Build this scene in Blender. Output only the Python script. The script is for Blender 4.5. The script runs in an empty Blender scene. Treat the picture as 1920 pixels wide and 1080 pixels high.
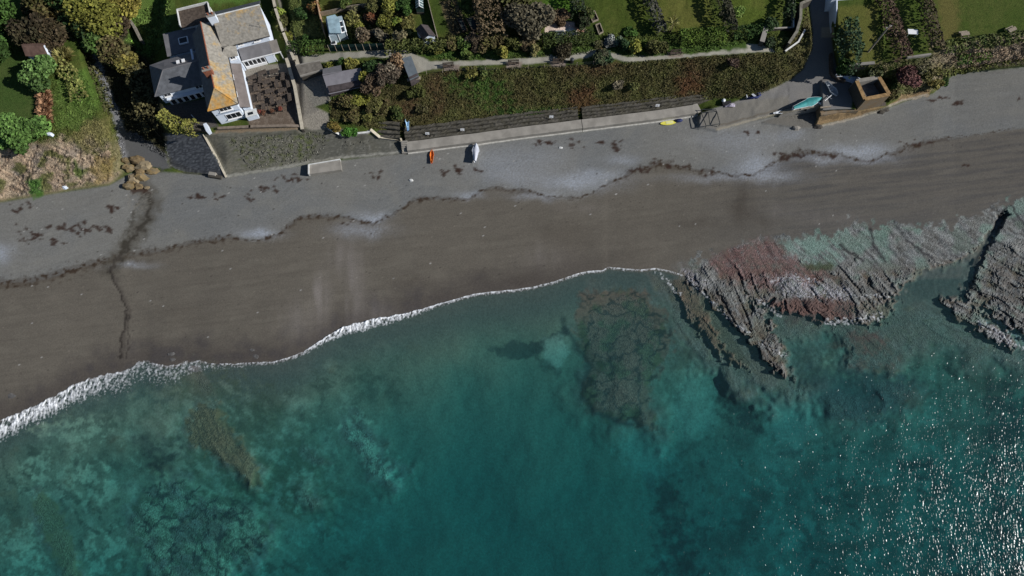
import bpy, math, random
import numpy as np
from mathutils import Vector
rnd = random.Random(7)
R = math.radians
C = bpy.context.scene.collection
S = bpy.context.scene

# ------------------------------------------------------------------ camera, sky, sun
H = 115.0; TH = R(15.7); F = 1297.0            # camera height, tilt off the vertical, focal length in photo pixels
cam = bpy.data.cameras.new('camera'); cam.sensor_width = 36; cam.lens = 36*F/1920
cam.clip_end = 3000; cam.clip_start = 1
co = bpy.data.objects.new('camera', cam); C.objects.link(co)
co.location = (0, 0, H); co.rotation_euler = (TH, 0, 0); S.camera = co
SUN_EL, SUN_AZ = R(31.5), R(-7)                  # azimuth counter-clockwise from +x
w = bpy.data.worlds.new('World'); S.world = w; w.use_nodes = True
nt = w.node_tree; bg = nt.nodes['Background']; sky = nt.nodes.new('ShaderNodeTexSky')
sky.sky_type = 'NISHITA'; sky.sun_disc = False; sky.sun_elevation = SUN_EL
sky.sun_rotation = math.pi/2 - SUN_AZ
sky.dust_density = .3; sky.ozone_density = 3.5
nt.links.new(sky.outputs[0], bg.inputs[0]); bg.inputs[1].default_value = 0.055
sl = bpy.data.lights.new('sun', 'SUN'); sl.energy = 4.8; sl.angle = R(0.5); sl.color = (1, .98, .945)
so = bpy.data.objects.new('sun', sl); C.objects.link(so)
so.rotation_euler = (0, math.pi/2 - SUN_EL, SUN_AZ); so.location = (80, 0, 90)
S.view_settings.view_transform = 'Standard'; S.view_settings.look = 'None'
S.view_settings.exposure = .04; S.view_settings.gamma = 1; S.view_settings.use_curve_mapping = False
S.render.engine = 'CYCLES'
S.cycles.max_bounces = 6; S.cycles.transparent_max_bounces = 12; S.cycles.diffuse_bounces = 2
S.cycles.use_denoising = True; S.cycles.caustics_reflective = False; S.cycles.caustics_refractive = False

def P(px, py, z=0.0):
    """world point at height z on the ray of photo pixel px, py (works on arrays too)"""
    u = (px-960)/F; v = -(py-540)/F
    dy = v*math.cos(TH)+math.sin(TH); dz = v*math.sin(TH)-math.cos(TH)
    t = (z-H)/dz
    return u*t, dy*t, z

# ------------------------------------------------------------------ noise
def _hash(ix, iy, s):
    h = (ix.astype(np.uint32)*np.uint32(374761393) + iy.astype(np.uint32)*np.uint32(668265263) + np.uint32(s*1442695+1013904)) 
    h = (h ^ (h >> np.uint32(13)))*np.uint32(1274126177)
    return (h ^ (h >> np.uint32(16)))
def noise(x, y, s=0):
    x = np.asarray(x, float); y = np.asarray(y, float)
    ix = np.floor(x).astype(np.int64); iy = np.floor(y).astype(np.int64); fx = x-ix; fy = y-iy
    def g(jx, jy):
        a = _hash(jx & 0xffffffff, jy & 0xffffffff, s).astype(float)*(2*math.pi/4294967296.0)
        return np.cos(a)*(x-jx)+np.sin(a)*(y-jy)
    u = fx*fx*fx*(fx*(fx*6-15)+10); v = fy*fy*fy*(fy*(fy*6-15)+10)
    a = g(ix, iy); b = g(ix+1, iy); c = g(ix, iy+1); d = g(ix+1, iy+1)
    return ((a+(b-a)*u)*(1-v)+(c+(d-c)*u)*v)*1.5
def fbm(x, y, o=4, s=0, r=.5):
    t = 0; a = 1; f = 1; n = 0
    for k in range(o):
        t = t+a*noise(x*f, y*f, s+k*17); n += a; a *= r; f *= 2.03
    return t/n*1.3
def ss(a, b, x):
    t = np.clip((x-a)/(b-a), 0, 1); return t*t*(3-2*t)
def lin(c):
    c = np.array(c, float)/255
    return np.where(c <= .04045, c/12.92, ((c+.055)/1.055)**2.4)
def col(r, g, b, k=1.08): return lin((r, g, b))*k

# ------------------------------------------------------------------ terrain, laid out along the rays of the photo with real heights
gx = np.concatenate([[-1500, -900, -600, -420, -330], np.arange(-270, 1230, 3.0), np.arange(1230, 1951, 2.0), np.arange(1953, 2191, 3.0), [2250, 2350, 2550, 2900, 3600]])
gy = np.concatenate([[-1100, -700, -450, -330, -260, -220], np.arange(-190, 721, 2.0), np.arange(723, 1180, 3.0), [1200, 1240, 1300, 1420, 1650, 2000]])
PX, PY = np.meshgrid(gx, gy)                    # shape rows, columns
CX = [-300, 0, 110, 205, 245, 300, 385, 425, 500, 580, 680, 760, 900, 1090, 1310, 1400, 1460, 1530, 1600, 1660, 1700, 1750, 1790, 1920, 2250]
T_ = [430, 380, 362, 348, 325, 322, 328, 331, 321, 307, 296, 286, 270, 247, 217, 226, 216, 238, 222, 205, 190, 176, 139, 126, 105]
W_ = [400, 352, 338, 325, 300, 300, 290, 300, 290, 272, 262, 270, 254, 232, 206, 215, 208, 205, 205, 196, 165, 150, 128, 118, 95]
ZW = [4.5, 4.5, 4.5, 4.3, 3.3, 3.4, 4.2, 4.8, 5.2, 5.6, 5.0, 3.4, 3.4, 3.4, 3.4, 4, 5.4, 5.8, 5.7, 5.3, 5.4, 6.5, 5, 5, 5]
B_ = [360, 312, 300, 290, 235, 250, 262, 270, 262, 250, 240, 247, 231, 210, 184, 170, 150, 145, 145, 150, 142, 130, 110, 98, 75]
ZB = [6.8, 6.8, 6.8, 6.3, 3.9, 4.0, 6.8, 6.8, 6.8, 6.9, 6.8, 4.6, 4.6, 4.6, 4.5, 6.0, 8, 6, 6, 6.2, 8, 8.5, 8, 8.5, 8.5]
P_ = [320, 276, 268, 262, 120, 180, 246, 246, 242, 215, 165, 150, 130, 124, 107, 102, 97, 122, 122, 124, 112, 102, 88, 80, 55]
ZP = [8.8, 8.8, 8.8, 8.6, 5.2, 4.6, 8, 8, 8, 8.6, 10, 11, 11.5, 11.5, 11.5, 11.5, 11.5, 10, 10, 10.4, 11, 11.5, 11.5, 11.5, 11.5]
SHX = [-400, -100, 0, 60, 100, 140, 170, 200, 235, 260, 275, 290, 310, 330, 350, 372, 400, 440, 480, 510, 540, 570, 600, 640, 700, 760, 830, 890, 925, 960, 1000, 1040, 1080, 1100, 1130, 1140, 1160, 1200, 1230, 1250, 1275, 1300, 1900, 2300]
SHY = [900, 845, 790, 765, 745, 722, 712, 703, 697, 680, 677, 683, 687, 686, 680, 678, 684, 684, 681, 681, 673, 661, 641, 616, 600, 590, 570, 553, 549, 546, 540, 530, 516, 511, 509, 503, 505, 508, 505, 509, 516, 524, 520, 520]
def ci(t, x): return np.interp(x, CX, t)
yT, yW, yB, yP = [ci(t, gx) for t in (T_, W_, B_, P_)]; zW, zB, zP = [ci(t, gx) for t in (ZW, ZB, ZP)]
yS = np.interp(gx, SHX, SHY)
Z = np.zeros_like(PX)
deep = np.interp(gx, [-300, 0, 300, 600, 900, 1200, 1500, 1920], [3.2, 3.0, 3.0, 4.0, 4.5, 4.1, 3.6, 3.5])
for j in range(len(gx)):
    Z[:, j] = np.interp(gy, [-1100, -250, yP[j], yB[j], yW[j], yT[j], yS[j], yS[j]+70, yS[j]+190, yS[j]+420, 2000],
                        [zP[j]+14, zP[j]+1.5, zP[j], zB[j], zW[j], 3.1, 0, -.8, -.55*deep[j], -deep[j], -7.5])
def box_slice(pts, m):
    xs = [p[0] for p in pts]; ys = [p[1] for p in pts]
    return (slice(np.searchsorted(gy, min(ys)-m), np.searchsorted(gy, max(ys)+m)), slice(np.searchsorted(gx, min(xs)-m), np.searchsorted(gx, max(xs)+m)))
def seg_dist(X, Y, pts, closed):
    d = np.full(X.shape, 1e9); ins = np.zeros(X.shape, bool); n = len(pts)
    for i in range(n if closed else n-1):
        (x0, y0), (x1, y1) = pts[i], pts[(i+1) % n]
        ex, ey = x1-x0, y1-y0; L = ex*ex+ey*ey+1e-9
        t = np.clip(((X-x0)*ex+(Y-y0)*ey)/L, 0, 1)
        d = np.minimum(d, (X-x0-t*ex)**2+(Y-y0-t*ey)**2)
        if closed:
            c = (y0 > Y) != (y1 > Y)
            ins ^= c & (X < (x1-x0)*(Y-y0)/((y1-y0) if y1 != y0 else 1e-9)+x0)
    d = np.sqrt(d)
    return np.where(ins, -d, d) if closed else d
WARP = [(fbm(PX/s, PY/s, 3, 3+i), fbm(PX/s, PY/s, 3, 43+i)) for i, s in enumerate((14.0, 45.0))]
def field(pts, m=30, warp=0, ws=0, closed=True):
    sl_ = box_slice(pts, m+warp)
    X, Y = PX[sl_], PY[sl_]
    if warp: X = X+WARP[ws][0][sl_]*warp; Y = Y+WARP[ws][1][sl_]*warp
    return sl_, seg_dist(X, Y, pts, closed)
def zplane(pts, z, fe):
    s_, d = field(pts, fe+2)
    m = 1-ss(-fe*.0, fe, d)
    zz = z(PX[s_], PY[s_]) if callable(z) else z
    Z[s_] = Z[s_]*(1-m)+zz*m
PUBYARD = [(300, 120), (300, 205), (318, 248), (380, 248), (440, 245), (556, 240), (556, 115), (540, 60), (520, -60), (330, -80)]
ROAD = [(1519, -150), (1519, 20), (1524, 60), (1523, 92), (1506, 130), (1482, 150), (1440, 170), (1400, 184), (1335, 204), (1314, 214), (1312, 236), (1345, 243), (1400, 228), (1450, 214), (1500, 205), (1538, 208), (1596, 205), (1603, 150), (1572, 142), (1563, 100), (1556, 50), (1558, -150)]
zplane(PUBYARD, 8.0, 14)
LANEZ = [(150, 0), (190, 0), (205, 60), (232, 170), (262, 250), (300, 300), (318, 316), (236, 304), (220, 262), (196, 200), (172, 130), (155, 60)]
zplane(LANEZ, lambda x, y: np.interp(y, [0, 60, 180, 240, 300], [8.6, 7.2, 4.6, 3.8, 3.3]), 16)
zplane(ROAD, lambda x, y: np.interp(y, [-150, 0, 100, 150, 205, 240], [11, 10, 7.6, 5.6, 4.4, 3.2]), 7)
def plane3(a, b, c):
    M = np.array([[a[0], a[1], 1], [b[0], b[1], 1], [c[0], c[1], 1]]); k = np.linalg.solve(M, np.array([a[2], b[2], c[2]]))
    return lambda x, y: k[0]*x+k[1]*y+k[2]
BATTER_W = [(307, 250), (380, 250), (425, 332), (404, 329), (345, 322), (319, 311)]
zplane(BATTER_W, plane3((380, 250, 7.8), (425, 332, 3.2), (311, 285, 3.5)), 3)
WEDGE = [(1430, 230), (1462, 217), (1500, 208.5), (1535, 201), (1537, 206), (1526, 239), (1500, 240)]
zplane([(1541, 152), (1541, 206), (1606, 203), (1602, 150), (1574, 146)], 5.9, 3)
zplane(WEDGE, 3.15, 2)
zplane([(1600, 150), (1650, 145), (1668, 200), (1608, 207)], 4.9, 3)
zplane([(1570, -150), (1570, 46), (1586, 60), (1594, 116), (1655, 116), (1650, -150)], lambda x, y: np.interp(y, [-150, 0, 50, 120], [13, 12.3, 11.4, 10.4]), 6)

# ------------------------------------------------------------------ reefs and submerged rock
ROCKY = np.zeros_like(PX)                        # 0 sand .. 1 rock
sa = fbm(PX/260, PY/260, 2, 91)
ang = np.interp(PX, [0, 1150, 1300, 1500, 1700, 1900, 2200], np.radians([52, 60, 57, 50, 38, 33, 30]))+sa*.25
ca, sn = np.cos(ang), np.sin(ang)
# strata: long along the bedding, short across it.  phase is built from a few fixed directions blended by x
def strata(deg, sc, st, s):
    a = R(deg); al = PX*math.cos(a)+PY*math.sin(a); ac = -PX*math.sin(a)+PY*math.cos(a)
    wv = fbm(PX/90, PY/90, 3, s+5)*14
    return fbm((ac+wv)/sc, al/st, 4, s, .6)
def blend3(f):
    a, b, c = f(57), f(46), f(33)
    t1 = ss(1380, 1560, PX); t2 = ss(1640, 1800, PX)
    return a*(1-t1)+(b*(1-t2)+c*t2)*t1
def ramps(deg, sp, s):
    a = R(deg); al = PX*math.cos(a)+PY*math.sin(a); ac = -PX*math.sin(a)+PY*math.cos(a)
    ph = (ac+fbm(PX/190, PY/190, 2, s)*22+fbm(al/90, ac/30, 3, s+3)*6+fbm(PX/14, PY/14, 2, s+6)*2.2)/sp
    f = ph-np.floor(ph); cell = np.floor(ph)
    jt = noise(cell*3.7+.5, al/45, s+9)                # each ledge stands at its own level, broken by joints
    return (f if True else 0)*.8+jt*.9, np.minimum(f, 1-f)
STA = [ramps(d, 23, 200+d) for d in (57, 46, 33)]; STB = [ramps(d, 9, 300+d) for d in (57, 46, 33)]
_t1 = ss(1400, 1540, PX+WARP[1][0]*60); _t2 = ss(1640, 1780, PX+WARP[1][1]*60)
def bl(q, k): return q[0][k]*(1-_t1)+(q[1][k]*(1-_t2)+q[2][k]*_t2)*_t1
ST1 = bl(STA, 0)-.4; ST2 = bl(STB, 0)-.4; CR1 = bl(STA, 1); CR2 = bl(STB, 1)
def streaks(deg, sc, st, sd):
    a = R(deg); al = PX*math.cos(a)+PY*math.sin(a); ac = -PX*math.sin(a)+PY*math.cos(a)
    return fbm((ac+fbm(PX/190, PY/190, 2, 257)*22+fbm(PX/30, PY/30, 2, sd+2)*1.6)/sc, al/st, 3, sd, .6)
SK = [(streaks(d, 5.0, 110, 900+d), 0) for d in (57, 46, 33)]
STK = bl(SK, 0)
blocks = fbm(PX/9, PY/9, 3, 77)
GRIT = noise(PX/3.3+PY/9, PY/3.3-PX/9, 97)+.6*noise(PX/2.2, PY/2.2, 98)
ridge = np.abs(fbm((PX*.8+PY*.6)/60, (PY*.8-PX*.6)/38, 4, 79))          # cross joints
crack = np.maximum((1-ss(.02, .12, CR1))*ss(-.1, .35, fbm(PX/50, PY/50, 2, 81)), (1-ss(.01, .035, ridge))*.8)
NL = fbm(PX/48+3, PY/40, 3, 94)
N0 = fbm(PX/26, PY/26, 4, 93, .6)
# reef tops: polygon, height of top, feather, roughness of the ledges
REEFS = [
 ([(1225, 518), (1300, 500), (1500, 560), (1560, 640), (1530, 740), (1440, 760), (1370, 725), (1290, 650), (1240, 580)], -.55, 28, .4, 20),
 ([(1280, 505), (1300, 488), (1350, 478), (1400, 456), (1450, 449), (1500, 445), (1560, 442), (1600, 412), (1640, 424), (1700, 422), (1760, 426), (1830, 405), (1870, 395), (1920, 372), (2250, 330), (2250, 600), (1960, 640), (1900, 610), (1850, 590), (1810, 560), (1800, 500), (1740, 505), (1700, 540), (1640, 580), (1560, 590), (1480, 585), (1400, 560), (1330, 560), (1290, 530)], .2, 20, .8, 14),
 ([(1830, 470), (1850, 410), (1880, 380), (2000, 350), (2250, 340), (2250, 640), (1960, 640), (1905, 610), (1850, 560), (1810, 500)], .36, 14, .85, 9),
 ([(1300, 490), (1340, 500), (1400, 555), (1440, 600), (1470, 650), (1495, 705), (1470, 712), (1430, 670), (1390, 625), (1340, 570), (1290, 525)], .32, 9, .7, 8),
 ([(1255, 525), (1285, 525), (1330, 580), (1350, 640), (1400, 690), (1385, 690), (1340, 655), (1300, 600), (1262, 545)], -.12, 12, .5, 8),
 ([(1310, 560), (1380, 560), (1440, 640), (1480, 710), (1440, 720), (1380, 690), (1330, 620)], -.45, 16, .5, 8),
 ([(1560, 560), (1660, 570), (1720, 560), (1830, 610), (1920, 650), (2000, 690), (1960, 720), (1860, 690), (1760, 660), (1680, 680), (1600, 660), (1540, 620)], -.5, 26, .6, 14),
 ([(1765, 560), (1800, 555), (1850, 600), (1910, 640), (1900, 655), (1830, 620), (1785, 595)], .22, 12, .7, 8),
 ([(1500, 560), (1600, 570), (1690, 560), (1660, 600), (1560, 605), (1490, 590)], .1, 14, .7, 10),
 ([(1120, 545), (1200, 545), (1250, 590), (1265, 650), (1235, 690), (1215, 740), (1240, 815), (1180, 795), (1110, 775), (1090, 730), (1110, 690), (1085, 640), (1085, 590)], -.95, 42, .4, 12),
 ([(345, 785), (372, 758), (410, 760), (428, 800), (446, 822), (476, 865), (492, 910), (474, 920), (440, 880), (395, 850), (358, 830)], -.7, 12, .7, 12),
 ([(350, 690), (372, 680), (395, 720), (400, 745), (380, 745), (360, 720)], -.45, 10, .6, 8),
 ([(240, 950), (300, 895), (400, 915), (440, 935), (500, 960), (508, 1010), (470, 1060), (390, 1120), (300, 1110), (255, 1030)], -1.9, 26, .8, 22),
 ([(60, 935), (80, 918), (110, 950), (140, 1030), (160, 1100), (125, 1090), (85, 1010)], -1.7, 14, .8, 12),
 ([(555, 905), (585, 900), (620, 940), (600, 970), (575, 955)], -1.7, 14, .7, 12),
 ([(570, 840), (600, 850), (620, 875), (590, 880)], -1.7, 10, .6, 12),
 ([(640, 780), (670, 770), (720, 850), (760, 900), (740, 915), (700, 900), (660, 840)], -2.0, 22, .8, 18),
 ([(1560, 640), (1610, 615), (1670, 640), (1690, 690), (1640, 700), (1580, 690)], -.6, 22, .5, 14),
 ([(1620, 720), (1680, 700), (1720, 730), (1700, 770), (1640, 770)], -1.3, 24, .6, 18),
 ([(1530, 735), (1580, 720), (1640, 745), (1630, 800), (1560, 790)], -1.5, 24, .6, 18),
]
top = np.full_like(Z, -99.0)
SUB = np.zeros_like(Z)                          # softness of deep rock
for pts, zt, fe, rg, wp in REEFS:
    deepr = zt < -.3
    if deepr: fe = fe*2.6+8
    s_, d = field(pts, fe+12, wp*1.6, 1 if deepr else 0)
    if not deepr: d = d+N0[s_]*wp*1.2
    m = 1-ss(-fe*.5, fe*.5, d)
    ledge = ST1[s_]*rg*.22+ST2[s_]*rg*.08+blocks[s_]*rg*.1+STK[s_]*rg*.1+GRIT[s_]*rg*.08+NL[s_]*rg*.5-crack[s_]*rg*.24
    if deepr: zn = (zt-.25+ledge*.3)*m+Z[s_]*(1-m)
    else: zn = (zt+ledge)*m + (np.minimum(Z[s_], zt)-.12)*(1-m)
    k = (zn > Z[s_]) & (m > .02)
    Z[s_] = np.where(k, zn, Z[s_])
    ROCKY[s_] = np.maximum(ROCKY[s_], ss(.2, .9, m)*(.6 if deepr else 1))
# the pool between the reefs, and the cleft beside the eastern reef
for pts, zt, fe in (([(1690, 540), (1720, 515), (1790, 490), (1830, 480), (1825, 530), (1800, 560), (1760, 555), (1700, 575)], -.4, 22),
                    ([(1790, 500), (1840, 455), (1872, 408), (1880, 396), (1890, 400), (1850, 470), (1815, 530)], -.05, 7),
                    ([(1480, 640), (1560, 625), (1590, 660), (1560, 720), (1490, 720), (1470, 670)], -1.5, 30)):
    s_, d = field(pts, fe+4, 8, 0); m = 1-ss(-fe*.5, fe*.5, d)
    Z[s_] = np.minimum(Z[s_], Z[s_]*(1-m)+zt*m+blocks[s_]*.08*m)
    ROCKY[s_] *= 1-.6*m
# gentle seabed relief and cliff roughness
sea_m = ss(20, 120, PY-yS[None, :])
Z += sea_m*(1-ROCKY)*fbm(PX/120, PY/120, 4, 11)*.5
below = PY > yT[None, :]
cl = (1-ss(200, 245, PX))*ss(254, 284, PY+WARP[1][0]*26+WARP[0][0]*8)*(1-ss(-14, 2, PY-yT[None, :]))
cl_e = ss(1690, 1830, PX)*ss(70, 92, PY+.25*(PX-1820)+WARP[0][0]*8)*(1-ss(-12, -2, PY-yT[None, :]))
CLIFF = np.maximum(cl, cl_e*.9)
rock = fbm((PX+PY*.6)/26, (PY-PX*.5)/9, 5, 140, .6)
gul = np.abs(fbm((PX+PY*.3)/34, PY/60, 4, 152, .6))
Z += CLIFF*(rock*.2+fbm(PX/80, PY/60, 2, 150)*.6+(ss(.0, .1, gul)-.8)*.22+GRIT*.05)
Z += (1-below)*fbm(PX/30, PY/30, 3, 160)*.12*(PX < 1480)*(PX > 640)
Z += (PY > yT[None, :]+4)*(1-sea_m)*fbm(PX/60, PY/25, 4, 170)*.06*(1-ROCKY)

def ground(px, py):
    """terrain height seen at photo pixel px, py"""
    i = min(max(np.searchsorted(gy, py)-1, 0), len(gy)-2); j = min(max(np.searchsorted(gx, px)-1, 0), len(gx)-2)
    a = (px-gx[j])/(gx[j+1]-gx[j]); b = (py-gy[i])/(gy[i+1]-gy[i])
    return float((Z[i, j]*(1-a)+Z[i, j+1]*a)*(1-b)+(Z[i+1, j]*(1-a)+Z[i+1, j+1]*a)*b)
def G(px, py, dz=0.0):
    z = ground(px, py); return Vector(P(px, py, z))+Vector((0, 0, dz))
# ------------------------------------------------------------------ ground colour: what each patch is made of (sand, weed, grass, stone)
N1 = fbm(PX/9, PY/9, 4, 500); N2 = fbm(PX/40, PY/40, 4, 510); N3 = fbm(PX/150, PY/150, 3, 520); NF = noise(PX/3.1, PY/3.1, 530); NG = noise(PX/2.1+7, PY/2.1, 531)
COL = np.zeros(PX.shape+(3,))
def put(m, c, s_=None):
    c = np.asarray(c)
    if s_ is None: COL[:] = COL*(1-m[..., None])+c*m[..., None]
    else: COL[s_] = COL[s_]*(1-m[..., None])+c*m[..., None]
def paint(pts, c, fe=4, warp=0, ws=0, amt=1.0, tex=None):
    s_, d = field(pts, fe+2, warp, ws)
    m = (1-ss(-fe/2, fe/2, d))*amt
    if tex is not None: m = m*np.clip(tex[s_], 0, 1)
    put(m, c, s_)
def stroke(pts, wd, c, fe=3, warp=0, ws=0, amt=1.0, tex=None):
    s_, d = field(pts, wd+fe+2, warp, ws, False)
    m = (1-ss(wd/2-fe/2, wd/2+fe/2, d))*amt
    if tex is not None: m = m*np.clip(tex[s_], 0, 1)
    put(m, c, s_)
dS = PY-yS[None, :]                               # below the waterline, photo pixels
# land default: rough grass
COL[:] = col(60, 74, 30)
put(ss(-.3, .5, N2), col(76, 84, 38)); put(ss(.0, .7, N1)*.6, col(46, 60, 24)); put(ss(.1, .6, N3)*.5, col(82, 80, 44))
# beach
sand = ss(-3, 3, PY-yT[None, :])
STX = [-300, 0, 60, 100, 140, 180, 210, 240, 300, 330, 380, 430, 480, 520, 560, 600, 650, 700, 735, 770, 800, 850, 880, 920, 955, 985, 1020, 1060, 1100, 1130, 1160, 1190, 1240, 1300, 1380, 1420, 1440, 1470, 1500, 1560, 1610, 1640, 1700, 1750, 1920, 2250]
STY = [540, 530, 528, 518, 505, 492, 485, 480, 470, 462, 452, 446, 452, 440, 410, 405, 408, 418, 404, 378, 371, 375, 372, 352, 354, 358, 368, 372, 368, 352, 335, 320, 306, 318, 330, 328, 310, 292, 286, 288, 298, 300, 276, 264, 240, 220]
yL = np.interp(gx, STX, STY)[None, :]
put(sand, col(108, 107, 103))
put(sand*ss(-.2, .5, N3)*.5, col(98, 101, 103)); put(sand*ss(0, .7, N2)*.35, col(117, 115, 108)); put(sand*ss(1480, 1700, PX)*.35, col(92, 93, 93)); put(sand*np.clip(NF*.5+NG*.3, 0, 1)*.45, col(128, 126, 120)); put(sand*np.clip(-NF*.5-NG*.3, 0, 1)*.4, col(78, 76, 72))
lower = ss(-2, 4, PY-yL+WARP[0][0]*3)*sand
put(lower, col(92, 87, 79))
band = fbm((PY-yL+WARP[1][1]*6)/5.5, PX/150, 4, 541, .6); band2 = fbm((PY-yL)/16, PX/260, 3, 542)
upper = sand*(1-ss(-14, 6, PY-yL)); put(upper*ss(.0, .5, band)*.14, col(124, 124, 122)); put(upper*ss(.0, .5, -band)*.14, col(94, 92, 88)); put(upper*ss(.0, .5, band2)*.2, col(119, 117, 111))
strk = fbm((PX+PY*.12)/130, (PY+PX*.12)/7, 4, 540); strk2 = fbm((PX+PY*.1)/60, (PY+PX*.12)/18, 4, 545); vert = fbm(PX/17, PY/120, 4, 550)
put(lower*ss(-.1, .7, strk)*.45, col(82, 77, 70)); put(lower*ss(0, .6, strk2)*.4, col(103, 98, 89)); put(lower*ss(.1, .8, -strk)*.3, col(100, 94, 86))
east = ss(1280, 1560, PX)
put(lower*east*.3, col(78, 77, 77)); put(lower*east*ss(-.3, .5, strk)*.6, col(70, 69, 69)); put(lower*ss(1180, 1500, PX)*ss(330, 430, PY)*.45, col(86, 84, 80))
for x, y, rx, ry, a in ((1390, 385, 26, 46, .6), (1430, 420, 30, 20, .4), (1310, 420, 60, 14, .3), (980, 525, 40, 12, .35), (770, 530, 40, 12, .35), (1050, 440, 70, 30, .3), (340, 590, 60, 20, .2)):
    d = ((PX-x+WARP[1][0]*14)/rx)**2+((PY-y+WARP[1][1]*14)/ry)**2
    put(np.exp(-d*1.3)*a*lower, col(58, 52, 46))
wet = ss(-70, -8, dS+N2*16)*lower
put(wet*.72*ss(1250, 1020, PX), col(66, 61, 58)); put(wet*ss(-.2, .5, N2)*ss(1000, 700, PX)*.45, col(58, 56, 60))
# pale streaks on the wet sand, sky gloss put into the colour
for x, y, rx, ry, a in ((605, 560, 16, 50, .8), (665, 540, 18, 64, .85), (650, 480, 30, 34, .5), (560, 600, 34, 40, .5), (700, 580, 30, 26, .4), (1020, 480, 50, 26, .3), (1090, 390, 40, 10, .35), (720, 590, 40, 20, .25), (1560, 410, 60, 14, .25), (1470, 395, 60, 16, .2)):
    d = ((PX-x+vert*16)/rx)**2+((PY-y)/ry)**2
    put(np.exp(-d*1.2)*a*(.6+.6*np.clip(vert, -.5, 1))*lower, col(122, 116, 112))
put(lower*np.clip(NF*.6+NG*.3, 0, 1)*.22, col(112, 104, 92)); put(lower*np.clip(-NF*.6, 0, 1)*.22, col(62, 56, 50))
# pale pebble drifts at the strand line
for x, y, rx, ry, a in ((490, 437, 34, 9, .85), (700, 407, 26, 9, .9), (680, 432, 50, 13, .5), (1080, 345, 70, 13, .75), (1010, 368, 46, 8, .5), (1120, 330, 60, 12, .5), (1415, 310, 40, 22, .75), (1350, 335, 90, 9, .4), (1440, 330, 60, 12, .5), (1610, 282, 66, 12, .75), (1540, 300, 50, 8, .5), (1640, 300, 40, 8, .5), (1380, 262, 80, 22, .35), (930, 300, 50, 26, .3), (1010, 300, 70, 30, .25), (240, 498, 40, 7, .5), (5, 475, 18, 16, .7), (880, 366, 26, 6, .6), (960, 330, 60, 18, .35), (1480, 255, 30, 10, .4), (1165, 300, 26, 8, .5)):
    d = ((PX-x+WARP[1][0]*16)/rx)**2+((PY-y+WARP[1][1]*8)/ry)**2
    put(np.exp(-d)*min(1, a*1.15)*(.75+.5*np.clip(NF, -1, 1))*sand, col(144, 149, 157))
# weed along the strand line and in scattered clumps
weedtex = ss(.0, .3, N1+.25*NF)
s_ = (slice(0, len(gy)), slice(0, len(gx)))
thick = np.interp(gx, [-300, 0, 120, 200, 260, 360, 430, 470, 540, 600, 640, 740, 850, 900, 980, 1020, 1120, 1180, 1250, 1310, 1420, 1520, 1600, 1700, 1760, 1800, 2250], [14, 13, 12, 10, 9, 6, 7, 2, 7, 7, 3, 4, 4, 2, 6, 2, 2, 6, 8, 5, 3, 6, 4, 5, 6, 0, 0])[None, :]
dl = np.abs(PY-yL+WARP[0][1]*5+WARP[1][1]*4)
put(sand*(1-ss(thick*.4, thick*.75+1.2, dl))*(.42+.58*weedtex), col(58, 48, 39)); put(sand*(1-ss(thick*.8, thick*2+2, dl))*ss(.15, .5, N1)*.5*(thick > .1), col(56, 46, 38))
def clump(x, y, rx, ry, n, amt=.9, c=(52, 38, 32)):
    r2 = random.Random(int(x*7+y))
    for k in range(n):
        a = r2.gauss(0, .5)*rx; b = r2.gauss(0, .5)*ry; r = r2.uniform(1.6, 5.0)
        paint([(x+a-r*1.4, y+b), (x+a, y+b-r*.8), (x+a+r*1.4, y+b-r*.2), (x+a+r*.3, y+b+r*.8)], col(*c), 3, 5, 0, amt)
for x, y, rx, ry, n in ((125, 425, 50, 9, 18), (60, 440, 40, 14, 14), (150, 430, 30, 10, 14), (190, 428, 16, 8, 8), (215, 392, 20, 8, 9), (50, 450, 20, 9, 9), (110, 455, 30, 9, 8), (35, 390, 16, 8, 8), (380, 368, 60, 4, 12), (470, 372, 16, 8, 6), (490, 352, 16, 6, 6), (545, 335, 30, 8, 10), (510, 352, 14, 6, 4), (700, 325, 30, 10, 6), (640, 420, 20, 5, 4), (830, 322, 16, 12, 8), (862, 318, 14, 10, 10), (895, 322, 8, 4, 3), (1155, 275, 14, 12, 10), (1130, 268, 14, 4, 5), (1400, 250, 10, 4, 4), (1420, 250, 5, 3, 2), (1795, 192, 14, 8, 9), (1760, 183, 20, 6, 6), (1810, 310, 14, 2, 4), (1910, 188, 4, 3, 2), (1250, 310, 40, 8, 9), (1200, 318, 24, 6, 8), (1320, 322, 20, 6, 5), (1470, 292, 30, 8, 8), (1520, 290, 30, 6, 7), (1720, 270, 30, 6, 8), (1020, 268, 26, 8, 9), (1070, 270, 30, 8, 7)):
    clump(x, y, rx, ry, n)
# the stream running out of the valley
stream = [(268, 352), (285, 380), (270, 420), (245, 450), (225, 480), (208, 505), (216, 525), (232, 555), (240, 580), (236, 610), (230, 640), (228, 672)]
stroke(stream[:6], 34, col(74, 70, 62), 22, 12, 0, .75); stroke(stream[:6], 9, col(48, 44, 38), 6, 12, 0, .8); stroke([(262, 370), (250, 410), (235, 450), (222, 478)], 8, col(54, 50, 42), 6, 8, 0, .7, ss(-.4, .3, N1))
stroke(stream[4:], 8, col(66, 61, 56), 5, 6, 0, .6); stroke([(p[0]-3, p[1]) for p in stream[5:]], 3, col(38, 34, 32), 3, 5, 0, .85); stroke([(240, 590), (242, 630), (238, 672)], 3, col(44, 40, 37), 3, 5, 0, .7)
paint([(236, 352), (284, 352), (285, 385), (262, 400), (238, 385)], col(110, 106, 98), 10, 10, 0, .7, ss(-.2, .4, NF)); paint([(240, 352), (278, 350), (280, 362), (246, 364)], col(58, 42, 34), 5, 6, 0, .8)
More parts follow.
